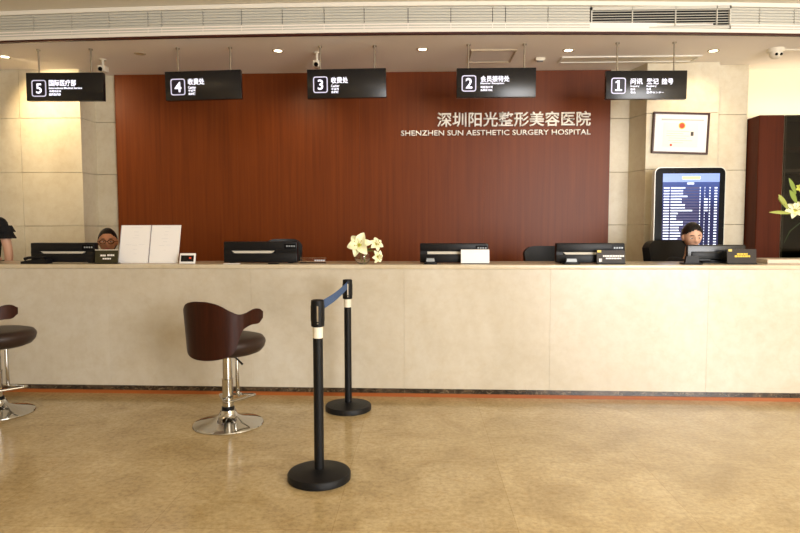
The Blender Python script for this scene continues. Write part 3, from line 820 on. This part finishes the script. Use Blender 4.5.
Y = YF
o = tag(MB().box((-.04, -.025, 0), (.04, .025, .010), .004).build('key_fob_holder', M['black'], None, loc=ctop(273.5, 4.69)), 'flat black pad in front of the monitor left of the lilies', 'pad')
o = tag(MB().box((-.06, -.03, 0), (.06, .03, .005), .001, 1).build('paper_stack', M['paper'], None, loc=ctop(232, 4.71)), 'small stack of white paper at the left foot of the monitor left of the lilies', 'paper')

def plate(px0, px1, pytop, label, m, lines, name='name_plate', cat='name plate', sticker=None, lm='letters', Y=YF, lean=.012, edge=None):
    Y += dY(px0); a, b_ = X(px0, Y, 255), X(px1, Y, 255); w = (b_-a)/2; h = Z(pytop, Y)-TOP
    t = thing(name, ((a+b_)/2, Y, TOP+.0008), label, cat)
    MB().box((-w, -.012, 0), (w, .045, .006), .002, 1).build('foot', M['black'] if m != M['paper'] else M['acrylic'], t, False)
    sh = Matrix.Shear('XZ', 4, (0, 0))
    def lean_(o):
        for v in o.data.vertices: v.co.y += v.co.z/h*lean
    p = MB().box((-w, 0, .0055), (w, .006, h), .001, 1).build('plate', m, t, False); lean_(p)
    mb = MB(); n = 0
    random.seed(int(px0))
    for (x0, x1, z0, z1) in lines:
        x = x0
        while x < x1-.01:
            e = min(x1, x+random.uniform(.05, .10)); mb.box((-w+2*w*x, -.0012, h*z0), (-w+2*w*e, .001, h*z1)); x = e+.015; n += 1
    if n: q = mb.build('printed_words', M[lm], t, False); lean_(q)
    else: mb.bm.free()
    if sticker: q = MB().box((-w+2*w*sticker[0], -.0012, h*sticker[2]), (-w+2*w*sticker[1], .001, h*sticker[3])).build('sticker', M['gold'], t, False); lean_(q)
    if edge: q = MB().box((-w, -.001, h-.006), (w, .007, h+.001)).build('top_edge', M[edge], t, False); lean_(q)
    return t
plate(94.5, 117.5, 249.5, 'olive name plate below the face with glasses', M['olive'], [(.24, .48, .52, .64), (.54, .84, .54, .66), (.34, .70, .30, .40)], lm='paper', edge='slot')
plate(461, 489.5, 249.8, 'blank white card standing in front of a black monitor', M['paper'], [], 'white_card', 'card')
plate(597, 625.5, 250.5, 'smoky tinted notice with white print and gold sticker', M['acrylic'], [(.22, .96, .52, .64), (.32, .86, .36, .46), (.08, .18, .16, .40)], 'notice_stand', 'notice', (.02, .16, .84, 1.0), 'paper')
plate(727.5, 757, 249.5, 'dark notice with yellow print at the right end', M['acrylic'], [(.34, .70, .62, .72), (.26, .78, .46, .58)], 'notice_stand', 'notice', (.05, .17, .84, .99), 'yellowp')
plate(300, 326, 257.5, 'small transparent stand between the monitor and the bowl of lilies', M['clear'], [(.55, .95, .3, .6)], 'acrylic_stand', 'stand', None, 'print', Y=4.83)
# two white boards leaning on the counter
def board(px0, px1, label, rows):
    Y = 4.82+dY(px0); a, b_ = X(px0, Y, 245), X(px1, Y, 245); w = (b_-a)/2; h = Z(225.3, Y, 150)-TOP
    t = thing('price_board', ((a+b_)/2, Y, TOP+.0008), label, 'board', 'pair of white boards')
    sk = .022
    def tr(o):
        for v in o.data.vertices: v.co.y += v.co.z/h*.03; v.co.x += (v.co.z/h-.5)*sk
    q = MB().box((-w+.001, 0, 0), (w-.001, .008, h), .001, 1).build('board', M['paper'], t, False); tr(q)
    q = MB().box((-w+.001, -.001, 0), (-w+.006, .009, h)).build('edge_strip', M['print'], t, False); tr(q)
    mb = MB()
    for (x0, x1, z) in rows: mb.box((-w+2*w*x0, -.0008, h*z), (-w+2*w*x1, .0005, h*(z+.008)))
    q = mb.build('printed_lines', M['printpale'], t, False); tr(q)
    q = MB().prism([(-.02, 0), (.02, 0), (.012, h*.6), (-.012, h*.6)], .06, .066).build('easel_leg', M['paper'], t, False)
    for v in q.data.vertices: v.co.y -= v.co.z/h*.045
    return t
board(118.8, 148.6, 'white printed board beside the face with glasses', [(.35, .72, .93), (.45, .6, .82), (.48, .62, .73), (.42, .62, .66), (.2, .4, .48), (.42, .6, .47), (.64, .84, .49), (.46, .6, .36), (.5, .6, .24)])
board(149.2, 178.8, 'white printed board next to the small tablet', [(.38, .66, .93), (.48, .6, .83), (.46, .58, .74), (.38, .6, .64), (.44, .58, .56), (.3, .5, .46), (.55, .7, .47), (.48, .56, .34)])
# small tablet
YF += dY(186)
a, b_ = X(178.5, YF, 258), X(195, YF, 258); w = (b_-a)/2; h = Z(253.3, YF)-TOP
t = thing('small_tablet', ((a+b_)/2, YF, TOP+.0008), 'small white-framed tablet right of the white boards', 'tablet', None, R(-4))
def leanb(o, k=.25):
    for v in o.data.vertices: v.co.y += v.co.z*k
q = MB().box((-w, 0, 0), (w, .010, h), .006, 3).build('white_frame', M['paper'], t); leanb(q)
q = MB().box((-w*.8, -.0012, h*.2), (w*.8, .002, h*.8)).build('screen', M['devblack'], t, False); leanb(q)
q = MB().box((w*.22, -.002, h*.46), (w*.5, .001, h*.64)).build('red_icon', M['red'], q, False); leanb(q)
q = MB().box((-.012, .0, 0), (.012, .006, h*.8)).build('prop', M['paper'], t, False)
for v in q.data.vertices: v.co.y += .05-.030*v.co.z/h*1.2

YF -= dY(186)
# ------------------------------------------------------------------ lilies
def petal_fn(L, Wd, curl, cup):
    def fn(u, v):
        s = (v-.5)*2
        wd = Wd*(math.sin(PI*min(1, u*.92+.06))**.75)*(1-.25*u)
        r = L*(u*.9); zz = L*(.42*u-curl*u**2.6)+cup*wd*abs(s)**1.6-.004*abs(math.sin(u*14))*abs(s)
        return (r, s*wd, zz)
    return fn
def bloom(parent, c, dirv, L, roll=0, m='petal', openness=1.0, name='flower'):
    """six-petalled lily facing dirv"""
    q = Vector(dirv).to_track_quat('Z', 'Y').to_matrix().to_4x4()
    T = Matrix.Translation(c) @ q @ Matrix.Rotation(roll, 4, 'Z')
    root = MB()
    root.lathe([(0, -.012), (.006, -.010), (.012, 0), (.016, L*.1), (0, L*.08)], n=12, M=None)
    root.bm.transform(T)
    f = root.build(name, M['petalc'], parent)
    for k in range(6):
        mb = MB(); inner = k % 2
        P = Matrix.Rotation(k*PI/3, 4, 'Z') @ Matrix.Rotation(-R((6+inner*8)*openness), 4, 'Y')
        rr = random.Random(k+int(L*1000))
        mb.grid(petal_fn(L*(.95+.1*rr.random()), L*(.40 if inner else .31), .42*openness+.05*rr.random(), .45), 14, 8, .0012)
        mb.bm.transform(T @ P)
        mb.build('petal', M[m], f)
    for k in range(6):
        a = k*PI/3+.4
        mb = MB(); e = Vector((.28*L*math.cos(a), .28*L*math.sin(a), L*.55))
        mb.tube([(0, 0, L*.05), (e.x*.5, e.y*.5, e.z*.6), e], .0013, 6); mb.ball(e, (.003, .007, .003), 8)
        mb.bm.transform(T); mb.build('stamen', M['stamen'], f)
    return f
def leaf(parent, p0, p1, wd, m, sag=.02):
    p0 = Vector(p0); p1 = Vector(p1); d = p1-p0; sd = d.cross(Vector((0, -1, .3))).normalized()
    def fn(u, v):
        s = (v-.5)*2; w_ = wd*math.sin(PI*min(1, u*.94+.05))**.8
        q = p0+d*u+sd*(s*w_); return (q.x, q.y-.25*w_*(1-abs(s)), q.z+sag*math.sin(PI*u))
    return MB().grid(fn, 12, 4, .0012).build('leaf', M[m], parent)
# glass bowl with lilies
v0 = ctop(362.5, 4.725)
vs = thing('glass_bowl_vase', v0, 'round clear glass bowl holding white lilies on the counter', 'vase')
MB().lathe([(0, .0), (.028, 0), (.05, .016), (.062, .045), (.058, .075), (.046, .093), (.043, .093), (.055, .074), (.0585, .045), (.047, .019), (.026, .006), (0, .006)], n=40).build('bowl', M['clear'], vs)
def lily(cpx, cpy, Y, dirv, L, label, stem0, roll):
    c_ = PY(cpx, cpy, Y); t = thing('lily', v0+Vector(stem0), label, 'flower', 'white lilies in the glass bowl'); base = v0+Vector(stem0)
    c = c_-base
    bloom(t, c, dirv, L, roll)
    dn = Vector(dirv).normalized()
    MB().tube([(0, 0, 0), (c.x*.06, c.y*.06, .05), (c.x*.16, c.y*.16, .088), (c.x*.8-dn.x*.02, c.y*.8-dn.y*.02, max(c.z*.95, .09)), c-dn*.008], .0028, 8).build('stem', M['leaf2'], t)
    return t
l1 = lily(359.5, 245.5, 4.675, (-.12, -1, .35), .110, 'largest white lily facing forward in the glass bowl', (-.010, 0, .012), .2)
leaf(l1, PY(364, 250.5, 4.735)-l1.location, PY(371.5, 249.6, 4.68)-l1.location, .008, 'leaf', .004)
l2 = lily(376, 244.5, 4.76, (.4, -.9, .45), .066, 'smaller white lily at the upper right of the bowl', (.012, .006, .012), .6)
l3 = lily(377, 256.5, 4.715, (.65, -.75, -.1), .060, 'white lily drooping at the right of the bowl', (.016, -.004, .012), .1)

# stone block, glass vase just past the edge and the pale lily spray
bx0 = X(766, 4.80, 262)
tag(MB().box((0, 0, 0), (.55, .22, .034), .003, 1).build('stone_block', M['stoneblock'], None, loc=(bx0, 4.78, TOP+.0008)), 'flat beige stone block lying on the right end of the counter', 'stone block')
vp = Vector((X(826, 4.86, 250), 4.88, TOP+.036))
vv = thing('tall_glass_vase', vp, 'tall clear glass vase on the stone block past the right edge', 'vase')
MB().lathe([(0, 0), (.05, 0), (.052, .01), (.045, .10), (.058, .17), (.055, .17), (.042, .10), (.047, .012), (0, .010)], n=36).build('vase_body', M['clear'], vv)
sp = thing('lily_spray', vp+Vector((0, 0, .014)), 'pale lily spray with buds and long leaves at the right edge', 'flower')
def SP(px, py, Y): return PY(px, py, Y)-sp.location
YL = 4.84
MB().tube([(0, 0, 0), (-.006, 0, .10), (-.012, 0, .175), SP(812, 226, YL), SP(802, 205, YL), SP(800, 190, YL)], .004, 8).build('stem', M['leaf'], sp)
MB().tube([(.004, 0, .05), (-.004, 0, .175), SP(814, 232, YL), SP(800, 223, YL), SP(790, 231, YL-.01), SP(784, 243, YL-.02)], [.003, .003, .003, .0025, .002, .0012], 8).build('tendril', M['leaf'], sp)
random.seed(11)
bloom(sp, SP(795, 211, YL), (-.25, -.8, .45), .085, .15, 'petal', .9)
leaf(sp, SP(791, 213.5, YL-.03), SP(769, 212.3, YL-.06), .013, 'bud', .004)
leaf(sp, SP(788, 209, YL-.02), SP(778.5, 194.5, YL-.05), .020, 'bud', .004)
leaf(sp, SP(797, 203, YL-.02), SP(789.5, 190, YL-.05), .022, 'leaf2', .004)
leaf(sp, SP(796, 194, YL-.02), SP(789, 178, YL-.05), .018, 'leaf2', .004)
leaf(sp, SP(801, 205, YL-.02), SP(810, 180, YL-.05), .018, 'leaf2', .004)
bloom(sp, SP(801, 188.5, YL), (-.3, -.85, .35), .045, .4, 'petalc', .8)
MB().ball(SP(781, 201, YL-.04), (.011, .011, .035), 14, Matrix.Rotation(R(-35), 4, 'Y')).build('bud', M['bud'], sp)
MB().tube([SP(781, 201, YL-.04)+Vector((.014, 0, -.02)), SP(792, 210, YL), SP(801, 208, YL)], .0025, 8).build('bud_stalk', M['leaf'], sp)

# ------------------------------------------------------------------ office chairs
def office_chair(loc, rz, label, top=1.16, w=.46):
    t = thing('office_chair', loc, label, 'office chair', 'black office chairs behind the counter', rz)
    hb = (top-.52)
    def back(u, v):
        s = (u-.5)*2; k = v
        ww = w/2*(1-.10*(1-k)-.0*k); zc = .52+hb*k
        cr = 1-abs(s)**7*.10*max(0, (k-.6)/.4)
        return (s*ww, .20+.05*k-.045*s*s*0.6-.0, .52+(hb*k)*cr)
    MB().grid(back, 20, 14, .07).build('backrest', M['blackleather'], t)
    MB().box((-.24, -.24, .40), (.24, .22, .49), .035, 4).build('seat', M['blackleather'], t)
    MB().box((-.03, .15, .39), (.03, .275, .54), .01).build('back_bracket', M['blackm'], t)
    MB().cyl((0, 0, .09), (0, 0, .405), .028).build('gas_lift', M['blackm'], t)
    for k in range(5):
        a = k*2*PI/5+.3; e = Vector((.28*math.cos(a), .28*math.sin(a), .075))
        lg = MB().tube([(0, 0, .11), (e.x*.5, e.y*.5, .10), e], [.024, .02, .016], 10).build('leg', M['blackm'], t)
        MB().cyl(e+Vector((-.012*math.sin(a), .012*math.cos(a), -.045)), e+Vector((.012*math.sin(a), -.012*math.cos(a), -.045)), .0295, n=18).build('castor', M['black'], lg)
    return t
def chair_at(px, pytop, Yb, rz, label, w=.46):
    top = Z(pytop, Yb, px); x = X(px, Yb, pytop)
    off = Matrix.Rotation(rz, 3, 'Z') @ Vector((0, .25, 0))
    return office_chair((x-off.x, Yb-off.y, 0), rz, label, top-.0, w)
chair_at(660.5, 240.5, 5.95, R(33), 'black office chair behind the seated woman at the right', .60)
chair_at(544, 246.3, 5.9, R(-3), 'empty black office chair behind the monitor with the tinted notice', .40)
chair_at(283, 239.3, 5.9, R(18), 'black office chair rising behind the monitor left of the lilies', .36)

# ------------------------------------------------------------------ people
def skin_mesh(nodes, edges, sub=2):
    names = list(nodes); me = bpy.data.meshes.new('sk')
    me.from_pydata([nodes[n][0] for n in names], [(names.index(a), names.index(b)) for a, b in edges], [])
    o = bpy.data.objects.new('sk', me); COL.objects.link(o)
    md = o.modifiers.new('s', 'SKIN'); md.use_smooth_shade = True
    for i, n in enumerate(names):
        r = nodes[n][1]; r = r if isinstance(r, tuple) else (r, r)
        me.skin_vertices[0].data[i].radius = r
    me.skin_vertices[0].data[0].use_root = True
    sb = o.modifiers.new('b', 'SUBSURF'); sb.levels = sub; sb.render_levels = sub
    dg = bpy.context.evaluated_depsgraph_get()
    out = bpy.data.meshes.new_from_object(o.evaluated_get(dg))
    bpy.data.objects.remove(o)
    return out
def head_pt(d, grow=0.0):
    """surface point of a head for unit direction d (face looks to -Y), origin at head centre"""
    x, y, z = d
    rx, ry, rz = .074, .094, .112
    k = 1/math.sqrt((x/rx)**2+(y/ry)**2+(z/rz)**2)
    p = Vector(d)*k
    t = max(0, -p.z/.112)
    p.x *= 1-.34*t*t; 
    if p.y > 0: p.y *= 1-.30*t
    else: p.y *= 1-.02*t
    if p.y < 0:
        f = -p.y/.094
        p.y -= .020*math.exp(-(p.x/.012)**2-((p.z+.022)/.020)**2)*f      # nose
        p.y -= .007*math.exp(-(p.x/.009)**2-((p.z-.005)/.02)**2)*f
        p.y -= .007*math.exp(-(p.x/.022)**2-((p.z+.062)/.013)**2)*f      # mouth
        p.y -= .008*math.exp(-(p.x/.025)**2-((p.z+.098)/.016)**2)*f      # chin
        for sx in (-1, 1): p.y += .010*math.exp(-((p.x-sx*.031)/.017)**2-((p.z-.006)/.012)**2)*f   # sockets
        p.y -= .004*math.exp(-(p.x/.05)**2-((p.z-.026)/.01)**2)*f
    if grow: p += Vector(d)*grow
    return p
def head_bm(grow=0, keep=None, seg=64):
    b = bmesh.new(); bmesh.ops.create_uvsphere(b, u_segments=seg, v_segments=seg//2, radius=1)
    for v in b.verts: v.co = head_pt(v.co.normalized(), grow)
    return b
def person(loc, label, nodes, edges, head_c, head_rot, skinm, hands, shirt, trousers, hair='short', glasses=False, rz=0, sleeves=True, ruffle=False):
    t = None
    HM = Matrix.Translation(head_c) @ Euler(head_rot, 'XYZ').to_matrix().to_4x4()
    bm = bmesh.new()
    me = skin_mesh(nodes, edges); bm.from_mesh(me); bpy.data.meshes.remove(me)
    mb = MB(); mb.bm.free(); mb.bm = bm
    mb.add(head_bm(), HM)
    for sx in (-1, 1): mb.ball((0, 0, 0), (.012, .022, .032), 14, HM @ Matrix.Translation((sx*.076, .008, -.008)))
    for wrist, fdir, side in hands:    # palm, four fingers, thumb
        f = Vector(fdir).normalized(); s = Vector(side).normalized(); n = f.cross(s)
        w0 = Vector(wrist)
        RM = Matrix((s, f, n)).transposed().to_4x4(); RM.translation = w0+f*.045
        mb.ball((0, 0, 0), (.040, .050, .016), 16, RM)
        for k, (ox, ln) in enumerate(((-.030, .066), (-.010, .076), (.010, .071), (.029, .056))):
            b0 = w0+f*.075+s*ox
            mb.tube([b0, b0+f*ln*.45-n*.006, b0+f*ln*.8-n*.018, b0+f*ln*.95-n*.030], [.0088, .0084, .0076, .0062], 10)
        b0 = w0+f*.03-s*.03
        mb.tube([b0, b0+f*.03-s*.022, b0+f*.058-s*.028-n*.008], [.0115, .0098, .0082], 10)
    me = bpy.data.meshes.new('body'); bm.to_mesh(me); bm.free()
    o = bpy.data.objects.new('tmp', me); COL.objects.link(o)
    md = o.modifiers.new('r', 'REMESH'); md.mode = 'VOXEL'; md.voxel_size = .0062; md.use_smooth_shade = True
    dg = bpy.context.evaluated_depsgraph_get()
    me2 = bpy.data.meshes.new_from_object(o.evaluated_get(dg)); bpy.data.objects.remove(o)
    t = bpy.data.objects.new('person', me2); COL.objects.link(t); me2.materials.clear(); me2.materials.append(skinm); me2.shade_smooth()
    t.location = loc; t.rotation_euler = (0, 0, rz); tag(t, label, 'person')
    for name, nd, ed, m in (('blouse',)+shirt, ('trousers',)+trousers):
        me = skin_mesh(nd, ed); link(name, me, m, t)
    if ruffle:
        for (c0, rad, nn) in ruffle:
            def fn(u, v, c0=Vector(c0), rad=rad):
                a = 2*PI*u; rr = rad+.022*v+.010*math.sin(a*9)*v
                return (c0.x+rr*math.cos(a), c0.y+rr*math.sin(a), c0.z-.06*v)
            MB().grid(fn, 72, 6, .002).build('ruffle', M['cloth'], t)
    # hair
    hb = MB(); b = head_bm(.012 if hair != 'short' else .010)
    def inface(v):
        d = Vector((v.co.x, v.co.y, v.co.z))
        if hair == 'short': lim = .088
        else: lim = .082
        hl = lim-(abs(d.x)/.07)**2*.035
        return (d.y < .002 and d.z < hl) or d.z < -.075+.4*0 or (d.z < -.03 and d.y < .03)
    dl = [f for f in b.faces if all(inface(v) for v in f.verts)]
    bmesh.ops.delete(b, geom=dl, context='FACES')
    bmesh.ops.solidify(b, geom=list(b.faces), thickness=.014)
    hb.add(b, HM)
    if hair == 'bun':
        hb.ball((0, 0, 0), (.046, .042, .042), 20, HM @ Matrix.Translation((0, .118, .0)))
        for k in range(5):
            a = k*1.25; hb.tube([HM @ Vector((.035*math.cos(a+s_*.8), .118+.035*math.sin(a+s_*.8), .0+.038*s_)) for s_ in (-.6, -.2, .2, .6, .9)], .012, 8)
    if hair == 'long':
        def fn(u, v):
            a = R(-20)+R(220)*u; rr = .088+.012*math.sin(u*20)*v
            return HM @ Vector((rr*math.cos(a)*1.0, .01+rr*math.sin(a)*1.05, .02-.24*v))
        hb.grid(fn, 30, 10, .02)
    hb.build('hair', M['hair'], t)
    for sx in (-1, 1):
        ex = HM @ Vector((sx*.031, -.0755, .006))
        ew = MB().ball((0, 0, 0), (.0125, .008, .0048), 16, HM @ Matrix.Translation((sx*.031, -.0755, .002))).build('eye', M['eyew'], t)
        MB().ball((0, 0, 0), (.0058, .004, .0046), 12, HM @ Matrix.Translation((sx*.031, -.0815, .0015))).build('iris', M['iris'], ew)
        mb = MB(); mb.tube([HM @ Vector((sx*x_, y_, z_)) for x_, y_, z_ in ((.014, -.0925, .026), (.030, -.0885, .030), (.047, -.076, .025))], [.0022, .003, .0015], 8)
        mb.build('eyebrow', M['hair'], t)
    MB().ball((0, 0, 0), (.022, .006, .0065), 16, HM @ Matrix.Translation((0, -.0935, -.062))).build('lips', M['lips'], t)
    if glasses:
        mb = MB()
        for sx in (-1, 1):
            mb.tube([HM @ Vector((sx*.033+.026*math.cos(a), -.101+.003*abs(math.cos(a)), .002+.018*math.sin(a))) for a in [2*PI*i/24 for i in range(24)]], .0024, 8, True)
            mb.tube([HM @ Vector(p_) for p_ in ((sx*.059, -.098, .004), (sx*.078, -.08, .004), (sx*.084, .0, .0))], .002, 8)
        mb.tube([HM @ Vector(p_) for p_ in ((-.008, -.102, .004), (0, -.105, .006), (.008, -.102, .004))], .002, 8)
        mb.build('glasses', M['bezel'], t)
    return t
def body_nodes(pel, chest, neck, headb, sh, el, wr, hip, kn, an, toe, g=1.0):
    """joint table; pairs are (right, left) mirrored triples"""
    n = {'pel': (pel, (.125*g, .105*g)), 'waist': ((pel[0], (pel[1]*.6+chest[1]*.4), pel[2]*.6+chest[2]*.4), (.112*g, .092*g)), 'chest': (chest, (.128*g, .10*g)),
         'neck': (neck, .052), 'headb': (headb, .05)}
    e = [('pel', 'waist'), ('waist', 'chest'), ('chest', 'neck'), ('neck', 'headb')]
    for i, s in enumerate('RL'):
        n['sh'+s] = (sh[i], .054); n['el'+s] = (el[i], .040); n['fa'+s] = (tuple(el[i][k]*.72+wr[i][k]*.28 for k in range(3)), .039); n['wr'+s] = (wr[i], .025)
        n['hip'+s] = (hip[i], .088); n['th'+s] = (tuple(hip[i][k]*.5+kn[i][k]*.5 for k in range(3)), .076); n['kn'+s] = (kn[i], .054); n['ca'+s] = (tuple(kn[i][k]*.68+an[i][k]*.32 for k in range(3)), .052); n['an'+s] = (an[i], .036); n['toe'+s] = (toe[i], (.038, .026))
        e += [('chest', 'sh'+s), ('sh'+s, 'el'+s), ('el'+s, 'fa'+s), ('fa'+s, 'wr'+s), ('pel', 'hip'+s), ('hip'+s, 'th'+s), ('th'+s, 'kn'+s), ('kn'+s, 'ca'+s), ('ca'+s, 'an'+s), ('an'+s, 'toe'+s)]
    return n, e
def garment(n, keys, edges, grow, over=None):
    nd = {}
    for k in keys:
        p, r = n[k]; r = r if isinstance(r, tuple) else (r, r)
        nd[k] = (p, (r[0]+grow, r[1]+grow))
    if over: nd.update(over)
    return nd, [(a, b) for a, b in edges if a in nd and b in nd]
def seated(px, py, Y, label, skinm, hair, glasses, rot, lean=.06, rz=0):
    hc = PY(px, py, Y); hz = hc.z
    z = hz-.155
    n, e = body_nodes((0, .0, .635), (0, -lean*.55, z-.20), (0, -lean*.9, z-.02), (0, -lean, hz-.07),
        ((-.165, -lean*.6, z-.06), (.165, -lean*.6, z-.06)), ((-.22, -.10-lean, .86), (.22, -.10-lean, .86)), ((-.13, -.33-lean, .835), (.13, -.33-lean, .835)),
        ((-.09, -.02, .615), (.09, -.02, .615)), ((-.11, -.42, .585), (.11, -.42, .585)), ((-.11, -.42, .09), (.11, -.42, .09)), ((-.11, -.55, .035), (.11, -.55, .035)))
    sh = garment(n, ['pel', 'waist', 'chest', 'shR', 'shL', 'elR', 'elL', 'faR', 'faL'], e, .012)
    tr = garment(n, ['pel', 'hipR', 'hipL', 'thR', 'thL', 'knR', 'knL', 'caR', 'caL'], e, .010, {'anR': ((-.11, -.42, .12), (.05, .05)), 'anL': ((.11, -.42, .12), (.05, .05))})
    tr = (tr[0], tr[1]+[('caR', 'anR'), ('caL', 'anL')]) if ('caR', 'anR') not in tr[1] else tr
    hands = [((-.13, -.33-lean, .835), (.25, -1, -.02), (-1, -.25, 0)), ((.13, -.33-lean, .835), (-.25, -1, -.02), (1, -.25, 0))]
    return person((hc.x, hc.y+lean, 0), label, n, e, Vector((0, -lean-.012, hz)), rot, skinm, hands, (sh[0], sh[1], M['cloth']), (tr[0], tr[1], M['cloth']), hair, glasses, rz)
seated(691.5, 236.0, 5.50, 'woman with tied-back black hair seated before the display kiosk', M['skin'], 'bun', False, (R(14), R(-4), R(-3)), .10)
seated(108.5, 241.2, 5.55, 'person with dark hair and glasses behind the olive name plate', M['skin2'], 'short', True, (R(3), 0, R(22)), .06)
# a plain round stool under the person with glasses
q = PY(108.5, 241, 5.55)
t = thing('work_stool', (q.x, q.y+.06, 0), 'low round black work stool under the person with glasses', 'stool')
MB().lathe([(0, .45), (.17, .45), (.185, .47), (.185, .485), (.17, .495), (0, .497)], n=36).build('seat', M['blackleather'], t)
MB().cyl((0, 0, .05), (0, 0, .452), .026).build('column', M['blackm'], t)
MB().lathe([(0, 0), (.2, 0), (.2, .012), (.06, .04), (.03, .055), (0, .055)], n=40).build('base', M['blackm'], t)
# woman standing at the far left edge
e0 = PY(-13, 225, 5.45); gx = e0.x
n, e = body_nodes((0, 0, .92), (0, -.01, 1.24), (0, 0, 1.425), (0, -.012, 1.50),
    ((-.155, 0, 1.375), (.150, 0, 1.375)), ((-.20, .03, 1.10), (.205, .01, 1.085)), ((-.10, -.22, 1.04), (.225, -.02, .86)),
    ((-.085, 0, .90), (.085, 0, .90)), ((-.095, -.01, .49), (.095, -.01, .49)), ((-.10, .02, .09), (.10, .02, .09)), ((-.11, -.12, .03), (.11, -.12, .03)))
sh = garment(n, ['pel', 'waist', 'chest', 'shR', 'shL'], e, .014, {'slR': ((-.178, .015, 1.27), (.062, .062)), 'slL': ((.182, .006, 1.27), (.064, .064))})
sh = (sh[0], sh[1]+[('shR', 'slR'), ('shL', 'slL')])
tr = garment(n, ['pel', 'hipR', 'hipL', 'thR', 'thL', 'knR', 'knL', 'caR', 'caL'], e, .012, {'fR': ((-.10, .02, .11), (.055, .055)), 'fL': ((.10, .02, .11), (.055, .055))})
tr = (tr[0], tr[1]+[('caR', 'fR'), ('caL', 'fL')])
person((gx-.125, 5.6, 0), 'woman in a black ruffled top standing at the left edge', n, e, Vector((0, -.02, 1.575)), (R(8), 0, R(24)), M['skin'],
       [((-.10, -.22, 1.04), (.5, -.8, -.1), (-.8, -.5, 0)), ((.225, -.02, .86), (0, -.2, -.98), (1, 0, 0))],
       (sh[0], sh[1], M['cloth']), (tr[0], tr[1], M['cloth']), 'long', False, 0, ruffle=[((.178, .004, 1.325), .062, 0), ((.186, .006, 1.265), .060, 0), ((-.176, .012, 1.30), .06, 0)])
